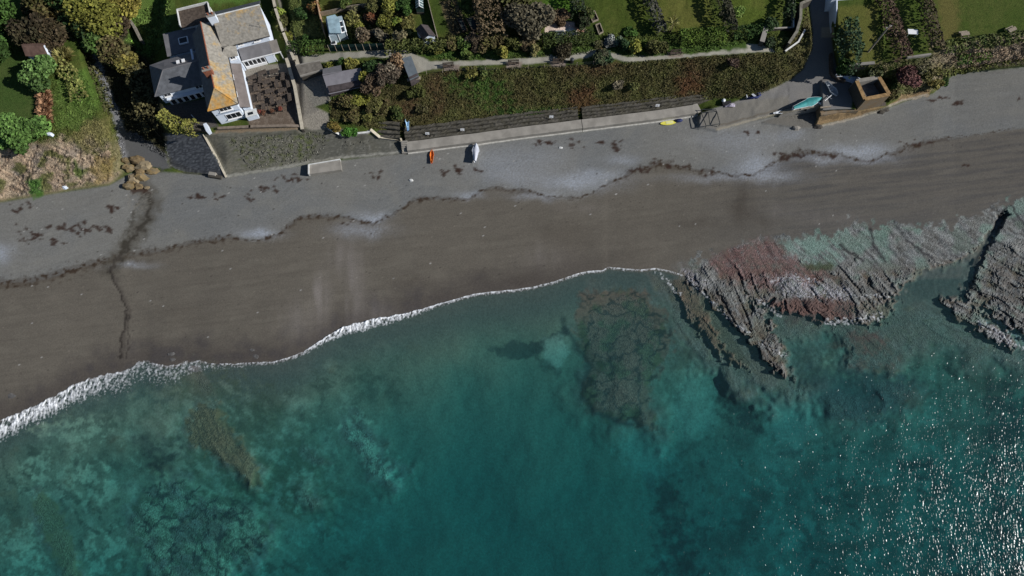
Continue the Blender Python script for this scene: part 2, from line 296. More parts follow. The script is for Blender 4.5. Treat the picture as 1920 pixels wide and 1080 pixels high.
for k in range(420):                              # pale stones lying on the shingle
    x = rnd.uniform(-60, 1980); t = rnd.random()**1.2
    y = float(np.interp(x, gx, yT))+8+t*(float(np.interp(x, gx, yS))-float(np.interp(x, gx, yT))-40)
    if y > 430 and x > 1270: continue
    i = np.searchsorted(gy, y); j = np.searchsorted(gx, x)
    COL[i, j] = (col(150, 148, 144) if rnd.random() < .6 else col(62, 58, 54)) if k < 130 else COL[i, j]*rnd.choice((.62, .7, 1.28, 1.4))
# seabed
sea = ss(-2, 6, dS)
put(sea, np.array((.060, .074, .066)))
put(sea*ss(30, 110, dS)*.9, np.array((.130, .138, .098)))
bedp = fbm(PX/70+PY/300, PY/60, 5, 600, .55); bedq = fbm(PX/22, PY/22, 4, 610, .6)
west = 1-ss(560, 900, PX); eastw = ss(1150, 1320, PX)
rough_zone = np.clip(west+eastw, 0, 1)*ss(10, 90, dS)
put(rough_zone*ss(.02, .5, bedp)*.75, np.array((.075, .085, .062))); put(rough_zone*ss(.15, .55, -bedp+.3*bedq)*.5, np.array((.235, .25, .19)))
put(rough_zone*ss(.22, .55, bedq-.2*bedp)*.55, np.array((.05, .055, .045)))
put(rough_zone*ss(.25, .6, fbm(PX/50+9, PY/50, 4, 640))*.6, np.array((.10, .085, .055)))
kelp = fbm((PX+PY*.5)/34, (PY-PX*.6)/20, 5, 660, .62)
put(rough_zone*ss(.1, .26, kelp)*ss(-.3, .3, N3)*.72, np.array((.04, .048, .036))); put(rough_zone*ss(.14, .34, -kelp)*ss(-.2, .4, -N3+.3*bedp)*.6, np.array((.20, .225, .165)))
put(rough_zone*eastw*ss(.1, .4, fbm(PX/90, PY/70, 4, 670))*.7, np.array((.075, .06, .042)))
put(sea*eastw*ss(120, 360, dS)*.15, np.array((.06, .075, .09)))
def patch(pts, c, fe, wp, amt, tex=None, ws=0):
    paint(pts, np.array(c), fe, wp, ws, amt, tex)
DARKW = (.018, .022, .024)
patch([(918, 652), (960, 640), (1000, 642), (1040, 622), (1072, 612), (1068, 626), (1030, 645), (1005, 668), (960, 675), (935, 668)], DARKW, 8, 10, .85)
patch([(1000, 660), (1030, 680), (1060, 690), (1050, 705), (1010, 690)], DARKW, 10, 12, .6); patch([(1020, 635), (1060, 628), (1066, 660), (1050, 690), (1022, 680)], (.26,.28,.22), 16, 10, .75)
for q in ([(270, 850), (310, 836), (350, 860), (345, 885), (300, 884), (280, 872)], [(380, 1010), (400, 1000), (410, 1020), (400, 1035), (385, 1030)], [(250, 815), (330, 800), (350, 850), (270, 850)], [(1200, 870), (1250, 880), (1290, 960), (1320, 1080), (1290, 1120), (1210, 1100), (1235, 1000)], [(1640, 710), (1700, 700), (1760, 740), (1680, 770), (1580, 760)], [(1340, 735), (1370, 730), (1420, 760), (1430, 820), (1395, 810), (1350, 760)], [(1690, 850), (1760, 870), (1790, 930), (1740, 940), (1700, 900)], [(1470, 830), (1500, 850), (1520, 870), (1480, 860)], [(1850, 700), (1950, 760), (2100, 800), (2100, 1150), (1880, 1150), (1840, 900)], [(1760, 1010), (1860, 1030), (1860, 1120), (1740, 1120)]):
    patch(q, DARKW, 30, 30, .72, ss(-.5, .3, bedq+.4*bedp))
patch([(1170, 790), (1230, 800), (1250, 850), (1230, 910), (1180, 880), (1150, 840)], (.22,.24,.19), 40, 26, .45); patch([(1440, 740), (1520, 730), (1540, 800), (1500, 850), (1440, 820)], (.23,.25,.2), 40, 26, .5)
patch([(1290, 690), (1340, 720), (1340, 800), (1290, 830), (1250, 780)], (.24,.26,.2), 40, 24, .5); patch([(650, 780), (680, 790), (730, 870), (740, 905), (690, 880)], (.24,.24,.17), 16, 18, .5, ss(-.2, .3, bedq))
put(np.exp(-((PX-900)/230)**2-((PY-820)/200)**2)*sea*.55, np.array((.10, .122, .092)))
# rock: grey and green slates, red bed, brown weed below the tide
rk = ROCKY
base = np.where((ST1 > .1)[..., None], col(112, 116, 114), col(90, 94, 94))
put(rk, base)
put(rk*ss(.0, .5, ST2)*.45, col(128, 124, 121)); put(rk*ss(0, .5, fbm(PX/34, PY/34, 3, 731))*.5, col(72, 74, 70))
put(rk*ss(.05, .5, N1+.3*NF)*.45, col(70, 66, 58)); put(rk*ss(.3, .8, NF*.8+N1*.5)*.7, col(160, 158, 160)); put(rk*ss(.35, .8, NG)*.4, col(150, 148, 150)); put(rk*np.clip(crack*1.2, 0, 1)*.8, col(34, 34, 36)); put(rk*(1-ss(.03, .16, CR2))*ss(-.2, .3, N2)*.6, col(44, 44, 46))
put(rk*ss(.08, .4, STK)*.45, col(146, 148, 146)); put(rk*ss(.1, .36, -STK)*.6, col(40, 41, 44)); put(rk*ss(.1, .5, N1+.4*NG)*.4, col(140, 144, 144)); put(rk*ss(-.1, .5, N3+.5*N2)*ss(1500, 1300, PX)*.35, col(78, 70, 60))
put(rk*ss(-.05, .35, NL+.3*N2)*.22, col(84, 78, 62)); put(rk*ss(.1, .4, -NL+.2*N1)*.5, col(86, 100, 88))
grn = ss(.05, .4, fbm(PX/60, PY/60, 3, 700)+.2*ST1)*ss(1420, 1520, PX)
put(rk*grn*.55, col(96, 124, 112))
wetrock = ss(.35, -.15, Z)                          # weed-covered where the tide keeps it wet
put(rk*wetrock*.75, col(88, 72, 54)); put(rk*wetrock*ss(0, .5, N1)*.6, col(58, 54, 36)); put(rk*wetrock*ss(.1, .6, bedq)*.5, col(104, 92, 66))
RED = [(1325, 490), (1372, 468), (1400, 456), (1448, 449), (1475, 470), (1500, 492), (1540, 505), (1560, 520), (1520, 535), (1470, 530), (1440, 545), (1400, 530), (1360, 520)]
paint(RED, col(98, 66, 61), 22, 16, 0, .72, ss(-.6, .2, STK+.5*N1)); paint(RED, col(66, 42, 42), 10, 8, 0, .7, ss(.05, .35, -STK)); paint(RED, col(140, 104, 102), 8, 8, 0, .5, ss(.3, .6, NF))
paint([(1462, 452), (1500, 447), (1560, 446), (1590, 480), (1560, 500), (1510, 495), (1485, 475)], col(112, 138, 128), 12, 8, 0, .6, ss(-.4, .3, ST2))
paint([(1500, 493), (1560, 492), (1560, 506), (1520, 508)], col(50, 58, 30), 8, 6, 0, .8)
for q in ([(1440, 520), (1500, 510), (1530, 530), (1520, 560), (1470, 560)], [(1280, 505), (1310, 510), (1330, 535), (1300, 545)], [(1520, 530), (1600, 540), (1590, 570), (1530, 565)], [(1840, 590), (1900, 610), (1930, 640), (1880, 650)]):
    paint(q, col(156, 154, 162), 18, 10, 0, .6, ss(-.1, .35, NF+.6*ST2))
paint([(1590, 625), (1640, 625), (1660, 650), (1620, 665)], col(110, 48, 38), 18, 12, 0, .7); paint([(1440, 565), (1520, 560), (1600, 575), (1580, 600), (1480, 600)], col(74, 50, 44), 16, 10, 0, .7); paint([(1690, 730), (1740, 740), (1730, 770), (1690, 760)], col(90, 52, 40), 20, 12, 0, .5)
for q, a in (([(1300, 540), (1340, 540), (1400, 580), (1450, 640), (1490, 710), (1460, 710), (1400, 640), (1340, 590)], .55), ([(1270, 530), (1300, 545), (1400, 690), (1370, 680), (1300, 600)], .6), ([(1830, 480), (1900, 470), (2000, 520), (2000, 640), (1900, 610), (1840, 550)], .45)):
    paint(q, col(70, 58, 46), 14, 12, 0, a, ss(-.4, .3, N1+.5*ST2))
# weed-brown submerged platforms with cracks and green tufts
net = 1-ss(.02, .10, np.abs(fbm(PX/46, PY/46, 3, 910))); net2 = 1-ss(.03, .12, np.abs(fbm(PX/24+40, PY/24, 2, 915)))
U1 = [(1095, 548), (1200, 543), (1245, 585), (1262, 650), (1236, 692), (1215, 740), (1238, 812), (1180, 795), (1108, 772), (1090, 730), (1108, 690), (1082, 640), (1080, 590)]
patch(U1, (.150, .088, .064), 14, 16, .88); patch(U1, (.06, .075, .04), 20, 20, .7, ss(.0, .35, N2+.3*bedq)); patch(U1, (.022, .026, .024), 14, 14, .85, net+.6*net2)
stroke([(1060, 600), (1072, 640), (1105, 690), (1092, 735), (1112, 775), (1180, 798)], 10, np.array(DARKW), 10, 10, 1, .6)
U2 = [(345, 785), (372, 758), (410, 760), (428, 800), (446, 822), (476, 865), (492, 910), (474, 920), (440, 880), (395, 850), (358, 830)]
patch([(310, 700), (430, 700), (560, 800), (640, 930), (560, 980), (440, 960), (330, 860)], (.075, .085, .05), 60, 40, .6, ss(-.25, .2, kelp+.5*bedp)); patch([(310, 700), (430, 700), (560, 800), (640, 930), (560, 980), (440, 960), (330, 860)], (.20, .21, .15), 60, 40, .5, ss(.05, .3, -kelp))
patch(U2, (.165, .105, .055), 10, 16, .85); patch(U2, (.05, .045, .03), 8, 10, .7, ss(.05, .4, -STK)+net2*.7); patch([(348, 700), (372, 690), (396, 730), (388, 755), (360, 745)], (.10, .085, .06), 22, 14, .5)
U3 = [(240, 950), (300, 895), (400, 915), (440, 935), (500, 960), (508, 1010), (470, 1060), (390, 1120), (300, 1110), (255, 1030)]
patch(U3, (.24, .26, .17), 44, 34, .75, ss(-.35, .25, bedp+.4*bedq)); patch(U3, (.05, .065, .04), 24, 24, .7, ss(.02, .2, kelp+.3*bedp)); patch(U3, (.015, .02, .02), 16, 20, .85, net)
patch([(60, 935), (80, 918), (110, 950), (140, 1030), (160, 1100), (125, 1090), (85, 1010)], (.13, .12, .06), 14, 12, .7); patch([(240, 740), (340, 720), (360, 790), (300, 830), (200, 800)], (.19, .19, .14), 40, 26, .6, ss(-.3, .3, bedq)); patch([(400, 740), (520, 720), (600, 800), (520, 860), (450, 820)], (.06, .07, .05), 50, 30, .55, ss(-.3, .3, bedp+bedq))
patch([(1560, 640), (1610, 615), (1670, 640), (1690, 690), (1640, 700), (1580, 690)], (.16, .07, .05), 24, 18, .7, ss(-.3, .3, bedq)); patch([(1430, 565), (1540, 558), (1610, 575), (1590, 612), (1480, 604)], (.11, .06, .05), 24, 14, .65); patch([(1540, 600), (1700, 590), (1830, 640), (1880, 700), (1760, 690), (1640, 700)], (.075, .085, .06), 40, 26, .5, ss(-.3, .4, STK+bedq)); patch([(1280, 545), (1330, 560), (1410, 680), (1370, 680), (1310, 610)], (.085, .068, .04), 12, 12, .6)
for q in ([(20, 880), (90, 850), (130, 900), (60, 930)], [(10, 1000), (60, 980), (90, 1080), (20, 1100)], [(120, 880), (200, 870), (230, 930), (150, 950)], [(160, 1000), (230, 990), (240, 1060), (170, 1080)], [(640, 780), (672, 772), (720, 850), (760, 905), (735, 912), (690, 880), (655, 830)], [(540, 900), (580, 890), (600, 930), (560, 950)], [(60, 800), (150, 780), (220, 800), (150, 840)]):
    patch(q, (.27, .29, .21), 20, 26, .7, ss(-.2, .15, bedq+.4*kelp))
for q in ([(560, 840), (610, 850), (625, 875), (580, 872)], [(560, 905), (590, 900), (622, 945), (600, 968)], [(430, 930), (470, 940), (480, 970), (440, 960)], [(640, 690), (740, 700), (760, 760), (660, 760)]):
    patch(q, (.05, .06, .045), 16, 16, .6, ss(-.3, .3, bedq))
patch([(1500, 700), (1620, 690), (1700, 730), (1640, 790), (1540, 780)], (.03, .035, .04), 40, 30, .6)
for ln in ([(1888, 388), (1862, 430), (1840, 470), (1828, 500)], [(1895, 385), (1920, 420)], [(1700, 450), (1752, 488)], [(1632, 428), (1640, 465), (1660, 490)], [(1575, 460), (1620, 490)], [(1820, 520), (1838, 560)]):
    stroke(ln, 5, col(30, 30, 34), 4, 4, 0, .85)
# cliffs: tan and grey shale with tufts
ct = col(158, 140, 118); put(CLIFF, ct)
put(CLIFF*ss(-.1, .4, rock)*.7, col(146, 122, 100)); put(CLIFF*ss(.08, .4, -rock)*.6, col(96, 84, 72)); put(CLIFF*ss(-.1, .4, N2)*.7, col(112, 106, 100)); put(CLIFF*(1-ss(.02, .12, gul))*.7, col(70, 60, 52)); put(CLIFF*ss(.0, .4, fbm(PX/60, PY/60, 3, 725))*.6, col(152, 130, 108)); put(CLIFF*ss(.2, .6, NF)*.4, col(196, 176, 152))
put(CLIFF*ss(.02, .32, fbm(PX/34, PY/30, 4, 720))*.9, col(82, 84, 42))
paint([(50, 340), (72, 335), (80, 365), (60, 372)], col(66, 96, 40), 8, 8); paint([(140, 300), (160, 318), (152, 336), (138, 325)], col(78, 90, 42), 8, 8); paint([(180, 290), (215, 300), (210, 340), (185, 345), (170, 325)], col(116, 100, 60), 12, 10, 0, .8)
paint([(150, 232), (205, 222), (210, 265), (160, 285), (130, 262)], col(122, 112, 74), 22, 14, 0, .6)
# vegetated bank below the path
BANK = [(690, 180), (760, 150), (800, 140), (850, 131), (950, 127), (1090, 122), (1150, 118), (1250, 111), (1350, 104), (1450, 99), (1500, 60), (1512, 10), (1524, 60), (1522, 95), (1505, 130), (1480, 150), (1440, 170), (1400, 184), (1310, 186), (1090, 213), (900, 236), (765, 253), (620, 225), (620, 190)]
paint(BANK, col(68, 64, 37), 8, 6); paint(BANK, col(78, 80, 43), 8, 6, 0, .8, ss(-.2, .4, N2)); paint(BANK, col(78, 58, 42), 8, 6, 0, .7, ss(.05, .4, N3)); paint(BANK, col(56, 58, 32), 8, 6, 0, .6, ss(.05, .5, N1)); paint(BANK, col(100, 94, 60), 8, 6, 0, .5, ss(.2, .6, NF))
paint([(840, 140), (920, 132), (955, 165), (950, 200), (900, 195), (850, 165)], col(58, 86, 34), 26, 26, 0, .8, ss(-.5, .2, N1)); paint([(915, 205), (980, 200), (1060, 205), (1040, 222), (930, 235)], col(50, 76, 32), 14, 14, 0, .8, ss(-.4, .2, N1)); paint([(1070, 170), (1110, 165), (1120, 205), (1075, 210)], col(88, 56, 40), 20, 16, 0, .6)
paint([(1270, 150), (1310, 140), (1320, 175), (1280, 180)], col(92, 58, 40), 20, 16, 0, .6); paint([(1160, 200), (1260, 185), (1260, 200), (1160, 212)], col(78, 62, 48), 10, 8, 0, .6)
# stony foot of the bank and the rubble wall by the boathouse
# pub sea-wall batter: grey render with weeds
BATTER_S = [(382, 250), (440, 246), (620, 238), (700, 255), (760, 262), (762, 288), (640, 298), (580, 306), (500, 321), (425, 332)]
paint(BATTER_S, col(98, 96, 86), 4, 3); paint(BATTER_S, col(72, 72, 68), 4, 3, 0, .7, ss(540, 640, PX)); paint(BATTER_S, col(82, 80, 70), 4, 3, 0, .6, ss(-.1, .5, N2))
paint([(425, 262), (600, 250), (620, 260), (560, 300), (460, 316)], col(74, 80, 44), 14, 10, 0, .75, ss(-.05, .35, N1+.25*vert)); paint([(556, 250), (585, 248), (580, 300), (562, 300)], col(76, 84, 44), 8, 8, 0, .7, ss(-.3, .3, N1)); stroke([(400, 258), (430, 318)], 12, col(104, 100, 88), 4, 2, 0, .8)
stroke([(425, 330), (500, 319), (580, 304), (640, 295), (760, 284)], 5, col(140, 138, 130), 3, 2, 0, .8)
paint(BATTER_W, col(88, 90, 94), 3, 2); paint(BATTER_W, col(60, 62, 66), 3, 2, 0, .6, ss(-.2, .4, N1)); paint(BATTER_W, col(128, 130, 132), 3, 2, 0, .7, ss(.3, .6, NF+.3*N1))
crs = np.sin((PY-.1*PX)*1.05+3*N2); blk = fbm(PX/5, PY/3.2, 2, 735)
paint(BATTER_W, col(56, 58, 62), 3, 1, 0, .7, ss(-.05, .25, blk)); paint(BATTER_W, col(120, 122, 124), 3, 1, 0, .5, ss(.15, .5, -blk)); paint(BATTER_S, col(70, 70, 64), 4, 1, 0, .5, ss(.0, .35, blk)); paint(BATTER_S, col(122, 120, 112), 4, 1, 0, .35, ss(.2, .5, -blk))
for x in (655, 690, 730): stroke([(x, 262), (x+6, 292)], 2, col(120, 118, 112), 2, 1, 0, .5)
# paved places
TERR = [(456, 132), (548, 122), (560, 236), (470, 242), (452, 190)]
paint(WEDGE, col(104, 101, 95), 3); paint(TERR, col(98, 86, 75), 4); paint(TERR, col(122, 110, 98), 4, 0, 0, .6, ss(-.1, .4, N1)); paint([(450, 125), (545, 118), (548, 140), (462, 150)], col(128, 122, 112), 4)
paint([(405, 240), (560, 236), (560, 244), (400, 250)], col(118, 104, 86), 3, 3)
ALLEY = [(540, 60), (552, 60), (566, 120), (590, 200), (615, 212), (620, 240), (585, 244), (562, 236), (545, 160), (520, -60), (500, -60)]
paint(ALLEY, col(128, 122, 112), 4); paint([(556, 140), (612, 132), (622, 190), (590, 200), (575, 180)], col(126, 122, 112), 3)
paint([(300, 200), (385, 185), (410, 238), (330, 246)], col(80, 76, 72), 4)
LANE = [(168, 60), (184, 120), (204, 180), (222, 225), (232, 265), (238, 300)]
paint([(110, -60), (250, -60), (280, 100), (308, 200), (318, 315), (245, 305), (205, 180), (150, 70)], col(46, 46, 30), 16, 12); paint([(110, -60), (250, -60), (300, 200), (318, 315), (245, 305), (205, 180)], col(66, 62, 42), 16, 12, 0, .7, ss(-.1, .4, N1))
stroke(LANE, 15, col(120, 120, 122), 5, 4); paint([(222, 235), (250, 250), (290, 272), (312, 292), (320, 318), (240, 305), (232, 270)], col(84, 84, 84), 8, 6)
PATH = [(548, 116), (580, 107), (640, 103), (700, 100), (740, 98), (760, 100), (790, 112), (830, 119), (900, 117), (1000, 113), (1060, 110), (1100, 103), (1128, 98), (1148, 102), (1178, 112), (1250, 107), (1330, 101), (1400, 94), (1470, 93)]
PATHP = [(548, 108), (640, 98), (740, 93), (764, 95), (785, 106), (812, 115), (900, 113), (1000, 109), (1070, 104), (1122, 94), (1140, 97), (1178, 108), (1250, 104), (1330, 98), (1380, 88), (1402, 82), (1430, 84), (1470, 86), (1462, 96), (1400, 99), (1330, 104), (1250, 111), (1178, 116), (1150, 110), (1128, 100), (1100, 108), (1060, 114), (1000, 119), (900, 122), (850, 124), (800, 132), (772, 142), (755, 130), (752, 112), (700, 106), (640, 112), (600, 118), (560, 122)]
paint(PATHP, col(150, 146, 134), 3, 2); paint(PATHP, col(134, 130, 120), 3, 2, 0, .6, ss(-.1, .5, N2))
for x, y in ((848, 126), (965, 121), (1048, 119), (1268, 101)): paint([(x-17, y-4), (x+14, y-5), (x+12, y+6), (x-15, y+7)], col(128, 116, 106), 3)
paint([(1115, 80), (1120, 80), (1134, 96), (1124, 97)], col(112, 84, 62), 3)
paint(ROAD, col(112, 110, 108), 4, 1); paint(ROAD, col(126, 122, 116), 4, 1, 0, .4, ss(-.1, .5, N2)); paint([(1314, 214), (1400, 190), (1480, 180), (1480, 206), (1400, 228), (1345, 243), (1316, 236)], col(112, 108, 100), 8, 4, 0, .8)
stroke([(1345, 242), (1400, 228), (1455, 214)], 4, col(146, 138, 122), 3, 2, 0, .8); stroke([(1350, 234), (1400, 222), (1455, 207)], 3, col(92, 84, 72), 2, 3, 0, .7)
paint([(1540, 51), (1562, 51), (1564, 70), (1540, 70)], col(150, 140, 122), 3)
paint([(1020, 38), (1090, 42), (1100, 60), (1085, 66), (1022, 68)], col(206, 186, 172), 3, 3); paint([(1060, 52), (1086, 52), (1084, 64), (1058, 66)], col(196, 200, 192), 2)
paint([(1072, 48), (1100, 58), (1086, 64)], col(170, 130, 110), 3)
# lawns
for q, c in (([(1120, -80), (1200, -80), (1215, 30), (1200, 62), (1135, 64), (1115, 20)], (66, 78, 30)), ([(1225, -80), (1310, -80), (1340, 56), (1262, 58), (1232, 30)], (82, 88, 38)), ([(1355, -80), (1456, -80), (1455, 42), (1370, 44)], (76, 88, 34)), ([(1562, 12), (1640, 5), (1655, 118), (1590, 122), (1570, 60)], (86, 88, 42)), ([(1670, -80), (1740, -80), (1745, 104), (1690, 106)], (72, 88, 36)), ([(1740, -150), (2250, -150), (2250, 50), (1900, 66), (1820, 78), (1760, 80)], (64, 78, 31)), ([(1015, -80), (1065, -80), (1070, 25), (1020, 28)], (70, 100, 34)), ([(-300, -150), (90, -150), (75, 80), (90, 240), (0, 265), (-300, 280)], (62, 80, 37)), ([(530, -80), (590, -80), (610, 70), (548, 72)], (84, 92, 48)), ([(100, 150), (165, 125), (190, 200), (150, 240), (110, 240)], (74, 96, 40)), ([(240, -60), (330, -80), (320, 60), (280, 110), (240, 80)], (78, 100, 44)), ([(330, -60), (520, -60), (490, 0), (380, 12)], (76, 104, 44))):
    paint(q, col(*c), 14, 8); paint(q, col(c[0]+18, c[1]+8, c[2]+12), 14, 8, 0, .45, ss(-.2, .4, N3+.6*N2)); paint(q, col(c[0]-14, c[1]-10, c[2]-8), 14, 8, 0, .5, ss(.0, .5, N1))
paint([(1130, 84), (1300, 84), (1400, 76), (1400, 92), (1330, 97), (1250, 103), (1180, 107), (1150, 98)], col(62, 82, 34), 6, 5)
paint([(1752, -60), (1790, -60), (1800, 70), (1764, 80)], col(104, 92, 54), 22, 10, 0, .6); paint([(880, 97), (1000, 96), (1110, 88), (1110, 96), (1000, 107), (830, 113), (800, 108)], col(66, 84, 36), 6, 4); paint([(800, 85), (900, 90), (900, 112), (800, 108), (770, 95)], col(60, 82, 34), 6, 6)
# beds of the garden plots
for q in ([(824, 2), (846, 0), (868, 62), (846, 68)], [(848, 0), (856, 0), (880, 60), (870, 62)]): paint(q, col(98, 88, 64), 3, 2); paint(q, col(66, 60, 40), 3, 2, 0, .7, ss(-.1, .2, np.sin((PX*.94-PY*.34)*1.2)))
paint([(620, -60), (760, -60), (775, 20), (740, 80), (660, 76), (640, 20)], col(74, 74, 38), 14, 10, 0, .8); paint([(660, 30), (720, 30), (740, 80), (670, 80)], col(92, 82, 56), 12, 10, 0, .7, ss(-.2, .3, N1)); paint([(735, 20), (780, 24), (776, 60), (740, 66)], col(104, 96, 56), 10, 8, 0, .7)
paint([(1612, 152), (1648, 148), (1662, 198), (1618, 204)], col(92, 84, 78), 2)
RUB = [(1525, 237), (1540, 210), (1610, 206), (1668, 198), (1690, 178), (1745, 170), (1740, 180), (1688, 190), (1655, 202), (1600, 222)]
paint(RUB, col(138, 116, 86), 4, 3); paint(RUB, col(104, 88, 66), 4, 3, 0, .8, ss(-.1, .3, N1)); stroke([(1530, 239), (1600, 222), (1655, 205), (1690, 189), (1738, 178)], 4, col(150, 142, 130), 3, 2, 0, .8)
paint([(1600, 122), (1700, 110), (1740, 140), (1740, 168), (1690, 178), (1668, 190), (1655, 146), (1606, 144)], col(104, 96, 68), 10, 10, 0, .8, ss(-.4, .3, N1))
COL = np.clip(COL, .004, .8)

# ------------------------------------------------------------------ helpers for materials and meshes
def new_mat(name, rough=.9, spec=.2):
    m = bpy.data.materials.new(name); m.use_nodes = True
    b = m.node_tree.nodes['Principled BSDF']; b.inputs['Roughness'].default_value = rough
    b.inputs['Specular IOR Level'].default_value = spec
    return m, m.node_tree, b
def mat(name, c, rough=.8, var=.25, scale=1.5, spec=.25, bump=0.0, metal=0.0, c2=None, det=5):
    """plain procedural material: base colour broken up by two scales of noise (var), optional second colour c2 in blotches"""
    m, t, b = new_mat(name, rough, spec); N = t.nodes.new; L = t.links.new
    b.inputs['Metallic'].default_value = metal
    tc = N('ShaderNodeTexCoord'); n1 = N('ShaderNodeTexNoise'); n1.inputs['Scale'].default_value = scale; n1.inputs['Detail'].default_value = det
    L(tc.outputs['Object'], n1.inputs['Vector'])
    ramp = N('ShaderNodeValToRGB'); e = ramp.color_ramp.elements
    c = tuple(c); a = tuple(max(0, x*(1-var)) for x in c); d = tuple(min(1, x*(1+var)) for x in c) if c2 is None else tuple(c2)
    e[0].position = .34; e[0].color = a+(1,); e[1].position = .66; e[1].color = d+(1,)
    L(n1.outputs['Fac'], ramp.inputs[0]); L(ramp.outputs[0], b.inputs['Base Color'])
    if bump:
        n2 = N('ShaderNodeTexNoise'); n2.inputs['Scale'].default_value = scale*5; L(tc.outputs['Object'], n2.inputs['Vector'])
        bp = N('ShaderNodeBump'); bp.inputs['Strength'].default_value = bump; bp.inputs['Distance'].default_value = .05
        L(n2.outputs['Fac'], bp.inputs['Height']); L(bp.outputs[0], b.inputs['Normal'])
    return m
def attr_mat(name, rough=.9, spec=.15, grain=(7.0, .35), bump=.5, bscale=9.0, bdist=.05, trans=0.0):
    """colour from the mesh's own 'col' attribute times a fine grain"""
    m, t, b = new_mat(name, rough, spec); N = t.nodes.new; L = t.links.new
    at = N('ShaderNodeAttribute'); at.attribute_name = 'col'
    tc = N('ShaderNodeTexCoord'); n1 = N('ShaderNodeTexNoise'); n1.inputs['Scale'].default_value = grain[0]; n1.inputs['Detail'].default_value = 6; n1.inputs['Roughness'].default_value = .7
    L(tc.outputs['Object'], n1.inputs['Vector'])
    mr = N('ShaderNodeMapRange'); mr.inputs[1].default_value = .3; mr.inputs[2].default_value = .7; mr.inputs[3].default_value = 1-grain[1]; mr.inputs[4].default_value = 1+grain[1]
    L(n1.outputs['Fac'], mr.inputs[0])
    vm = N('ShaderNodeVectorMath'); vm.operation = 'SCALE'; L(at.outputs['Color'], vm.inputs[0]); L(mr.outputs[0], vm.inputs['Scale']); L(vm.outputs[0], b.inputs['Base Color'])
    if bump:
        n2 = N('ShaderNodeTexNoise'); n2.inputs['Scale'].default_value = bscale; n2.inputs['Detail'].default_value = 5; L(tc.outputs['Object'], n2.inputs['Vector'])
        bp = N('ShaderNodeBump'); bp.inputs['Strength'].default_value = bump; bp.inputs['Distance'].default_value = bdist
        L(n2.outputs['Fac'], bp.inputs['Height']); L(bp.outputs[0], b.inputs['Normal'])
    return m
def mesh_np(name, V, Fq, m, cols=None, parent=None, smooth=False):
    """mesh from numpy vertices and quad/tri index array"""
    me = bpy.data.meshes.new(name); k = Fq.shape[1]; V = np.asarray(V, np.float32)
    me.vertices.add(len(V)); me.vertices.foreach_set('co', V.ravel())
    me.loops.add(Fq.size); me.loops.foreach_set('vertex_index', Fq.astype(np.int32).ravel())
    me.polygons.add(len(Fq)); me.polygons.foreach_set('loop_start', np.arange(0, Fq.size, k, dtype=np.int32))
    me.polygons.foreach_set('use_smooth', np.full(len(Fq), smooth))
    me.update(calc_edges=True)
    if cols is not None:
        a = me.color_attributes.new('col', 'FLOAT_COLOR', 'POINT')
        a.data.foreach_set('color', np.concatenate([cols, np.ones((len(cols), 1))], 1).astype(np.float32).ravel())
    me.materials.append(m)
    o = bpy.data.objects.new(name, me); C.objects.link(o)
    if parent: o.parent = parent
    return o
def tag(o, label=None, cat=None, group=None, kind=None):
    if label: o['label'] = label
    if cat: o['category'] = cat
    if group: o['group'] = group
    if kind: o['kind'] = kind
    return o

# ------------------------------------------------------------------ terrain objects cut from the one sheet
VX, VY, VZ = P(PX, PY, Z)
VALL = np.stack([VX, VY, VZ], -1).reshape(-1, 3); CALL = COL.reshape(-1, 3)
ny, nx = PX.shape
I = np.arange(ny*nx).reshape(ny, nx)
QUAD = np.stack([I[1:, :-1], I[1:, 1:], I[:-1, 1:], I[:-1, :-1]], -1)
cx = (PX[1:, 1:]+PX[:-1, :-1])/2; cy = (PY[1:, 1:]+PY[:-1, :-1])/2
LAB = np.zeros(cx.shape, int)                      # 0 ground
cyT = np.interp(cx[0], CX, T_)[None, :]; cyS = (yS[1:]+yS[:-1])[None, :]/2
LAB[cy > cyT] = 1                                   # beach
LAB[cy > cyS] = 2                                   # seabed
rq = (ROCKY[1:, 1:]+ROCKY[:-1, :-1])/2
LAB[(rq > .5) & (cy > cyT+60)] = 3                  # reef
def lab_poly(pts, v, only=None):
    d = seg_dist(cx, cy, pts, True); k = d < 0
    if only is not None: k &= LAB == only
    LAB[k] = v
lab_poly(PATHP, 4, 0); lab_poly(ROAD, 5); lab_poly(BATTER_S, 6, 0); lab_poly(BATTER_W, 6)
cq = (CLIFF[1:, 1:]+CLIFF[:-1, :-1])/2
LAB[(cq > .5) & (LAB == 0)] = 7
lab_poly([(224, 235), (250, 250), (290, 272), (306, 290), (320, 318), (240, 305), (232, 270)], 8, 0)
k = seg_dist(cx, cy, LANE, False) < 7; LAB[k & (LAB == 0)] = 8
M_sand = attr_mat('sand', .93, .1, (5, .22), .45, 7, .05)
M_bed = attr_mat('seabed', .95, .05, (2.5, .25), .5, 4, .1)
M_rock = attr_mat('slate_rock', .8, .3, (3.5, .55), .9, 6, .22)
M_soil = attr_mat('turf', .95, .1, (4, .4), .8, 9, .12)
M_pave = attr_mat('paving', .9, .2, (6, .2), .3, 14, .02)
for v, nm, m in ((0, 'ground', M_soil), (1, 'beach', M_sand), (2, 'seabed', M_bed), (3, 'reef', M_rock), (4, 'footpath', M_pave), (5, 'slipway_road', M_pave), (6, 'sloping_sea_wall', M_pave), (7, 'cliff', M_rock), (8, 'lane', M_pave)):
    q = QUAD[LAB == v].reshape(-1, 4)
    if not len(q): continue
    u, inv = np.unique(q.ravel(), return_inverse=True)
    o = mesh_np(nm, VALL[u], inv.reshape(-1, 4), m, CALL[u], None, v not in (3, 7))
    if v == 6: tag(o, 'grey sloping sea wall streaked with weeds below the white inn', 'sea wall')
    else: o['kind'] = 'structure'

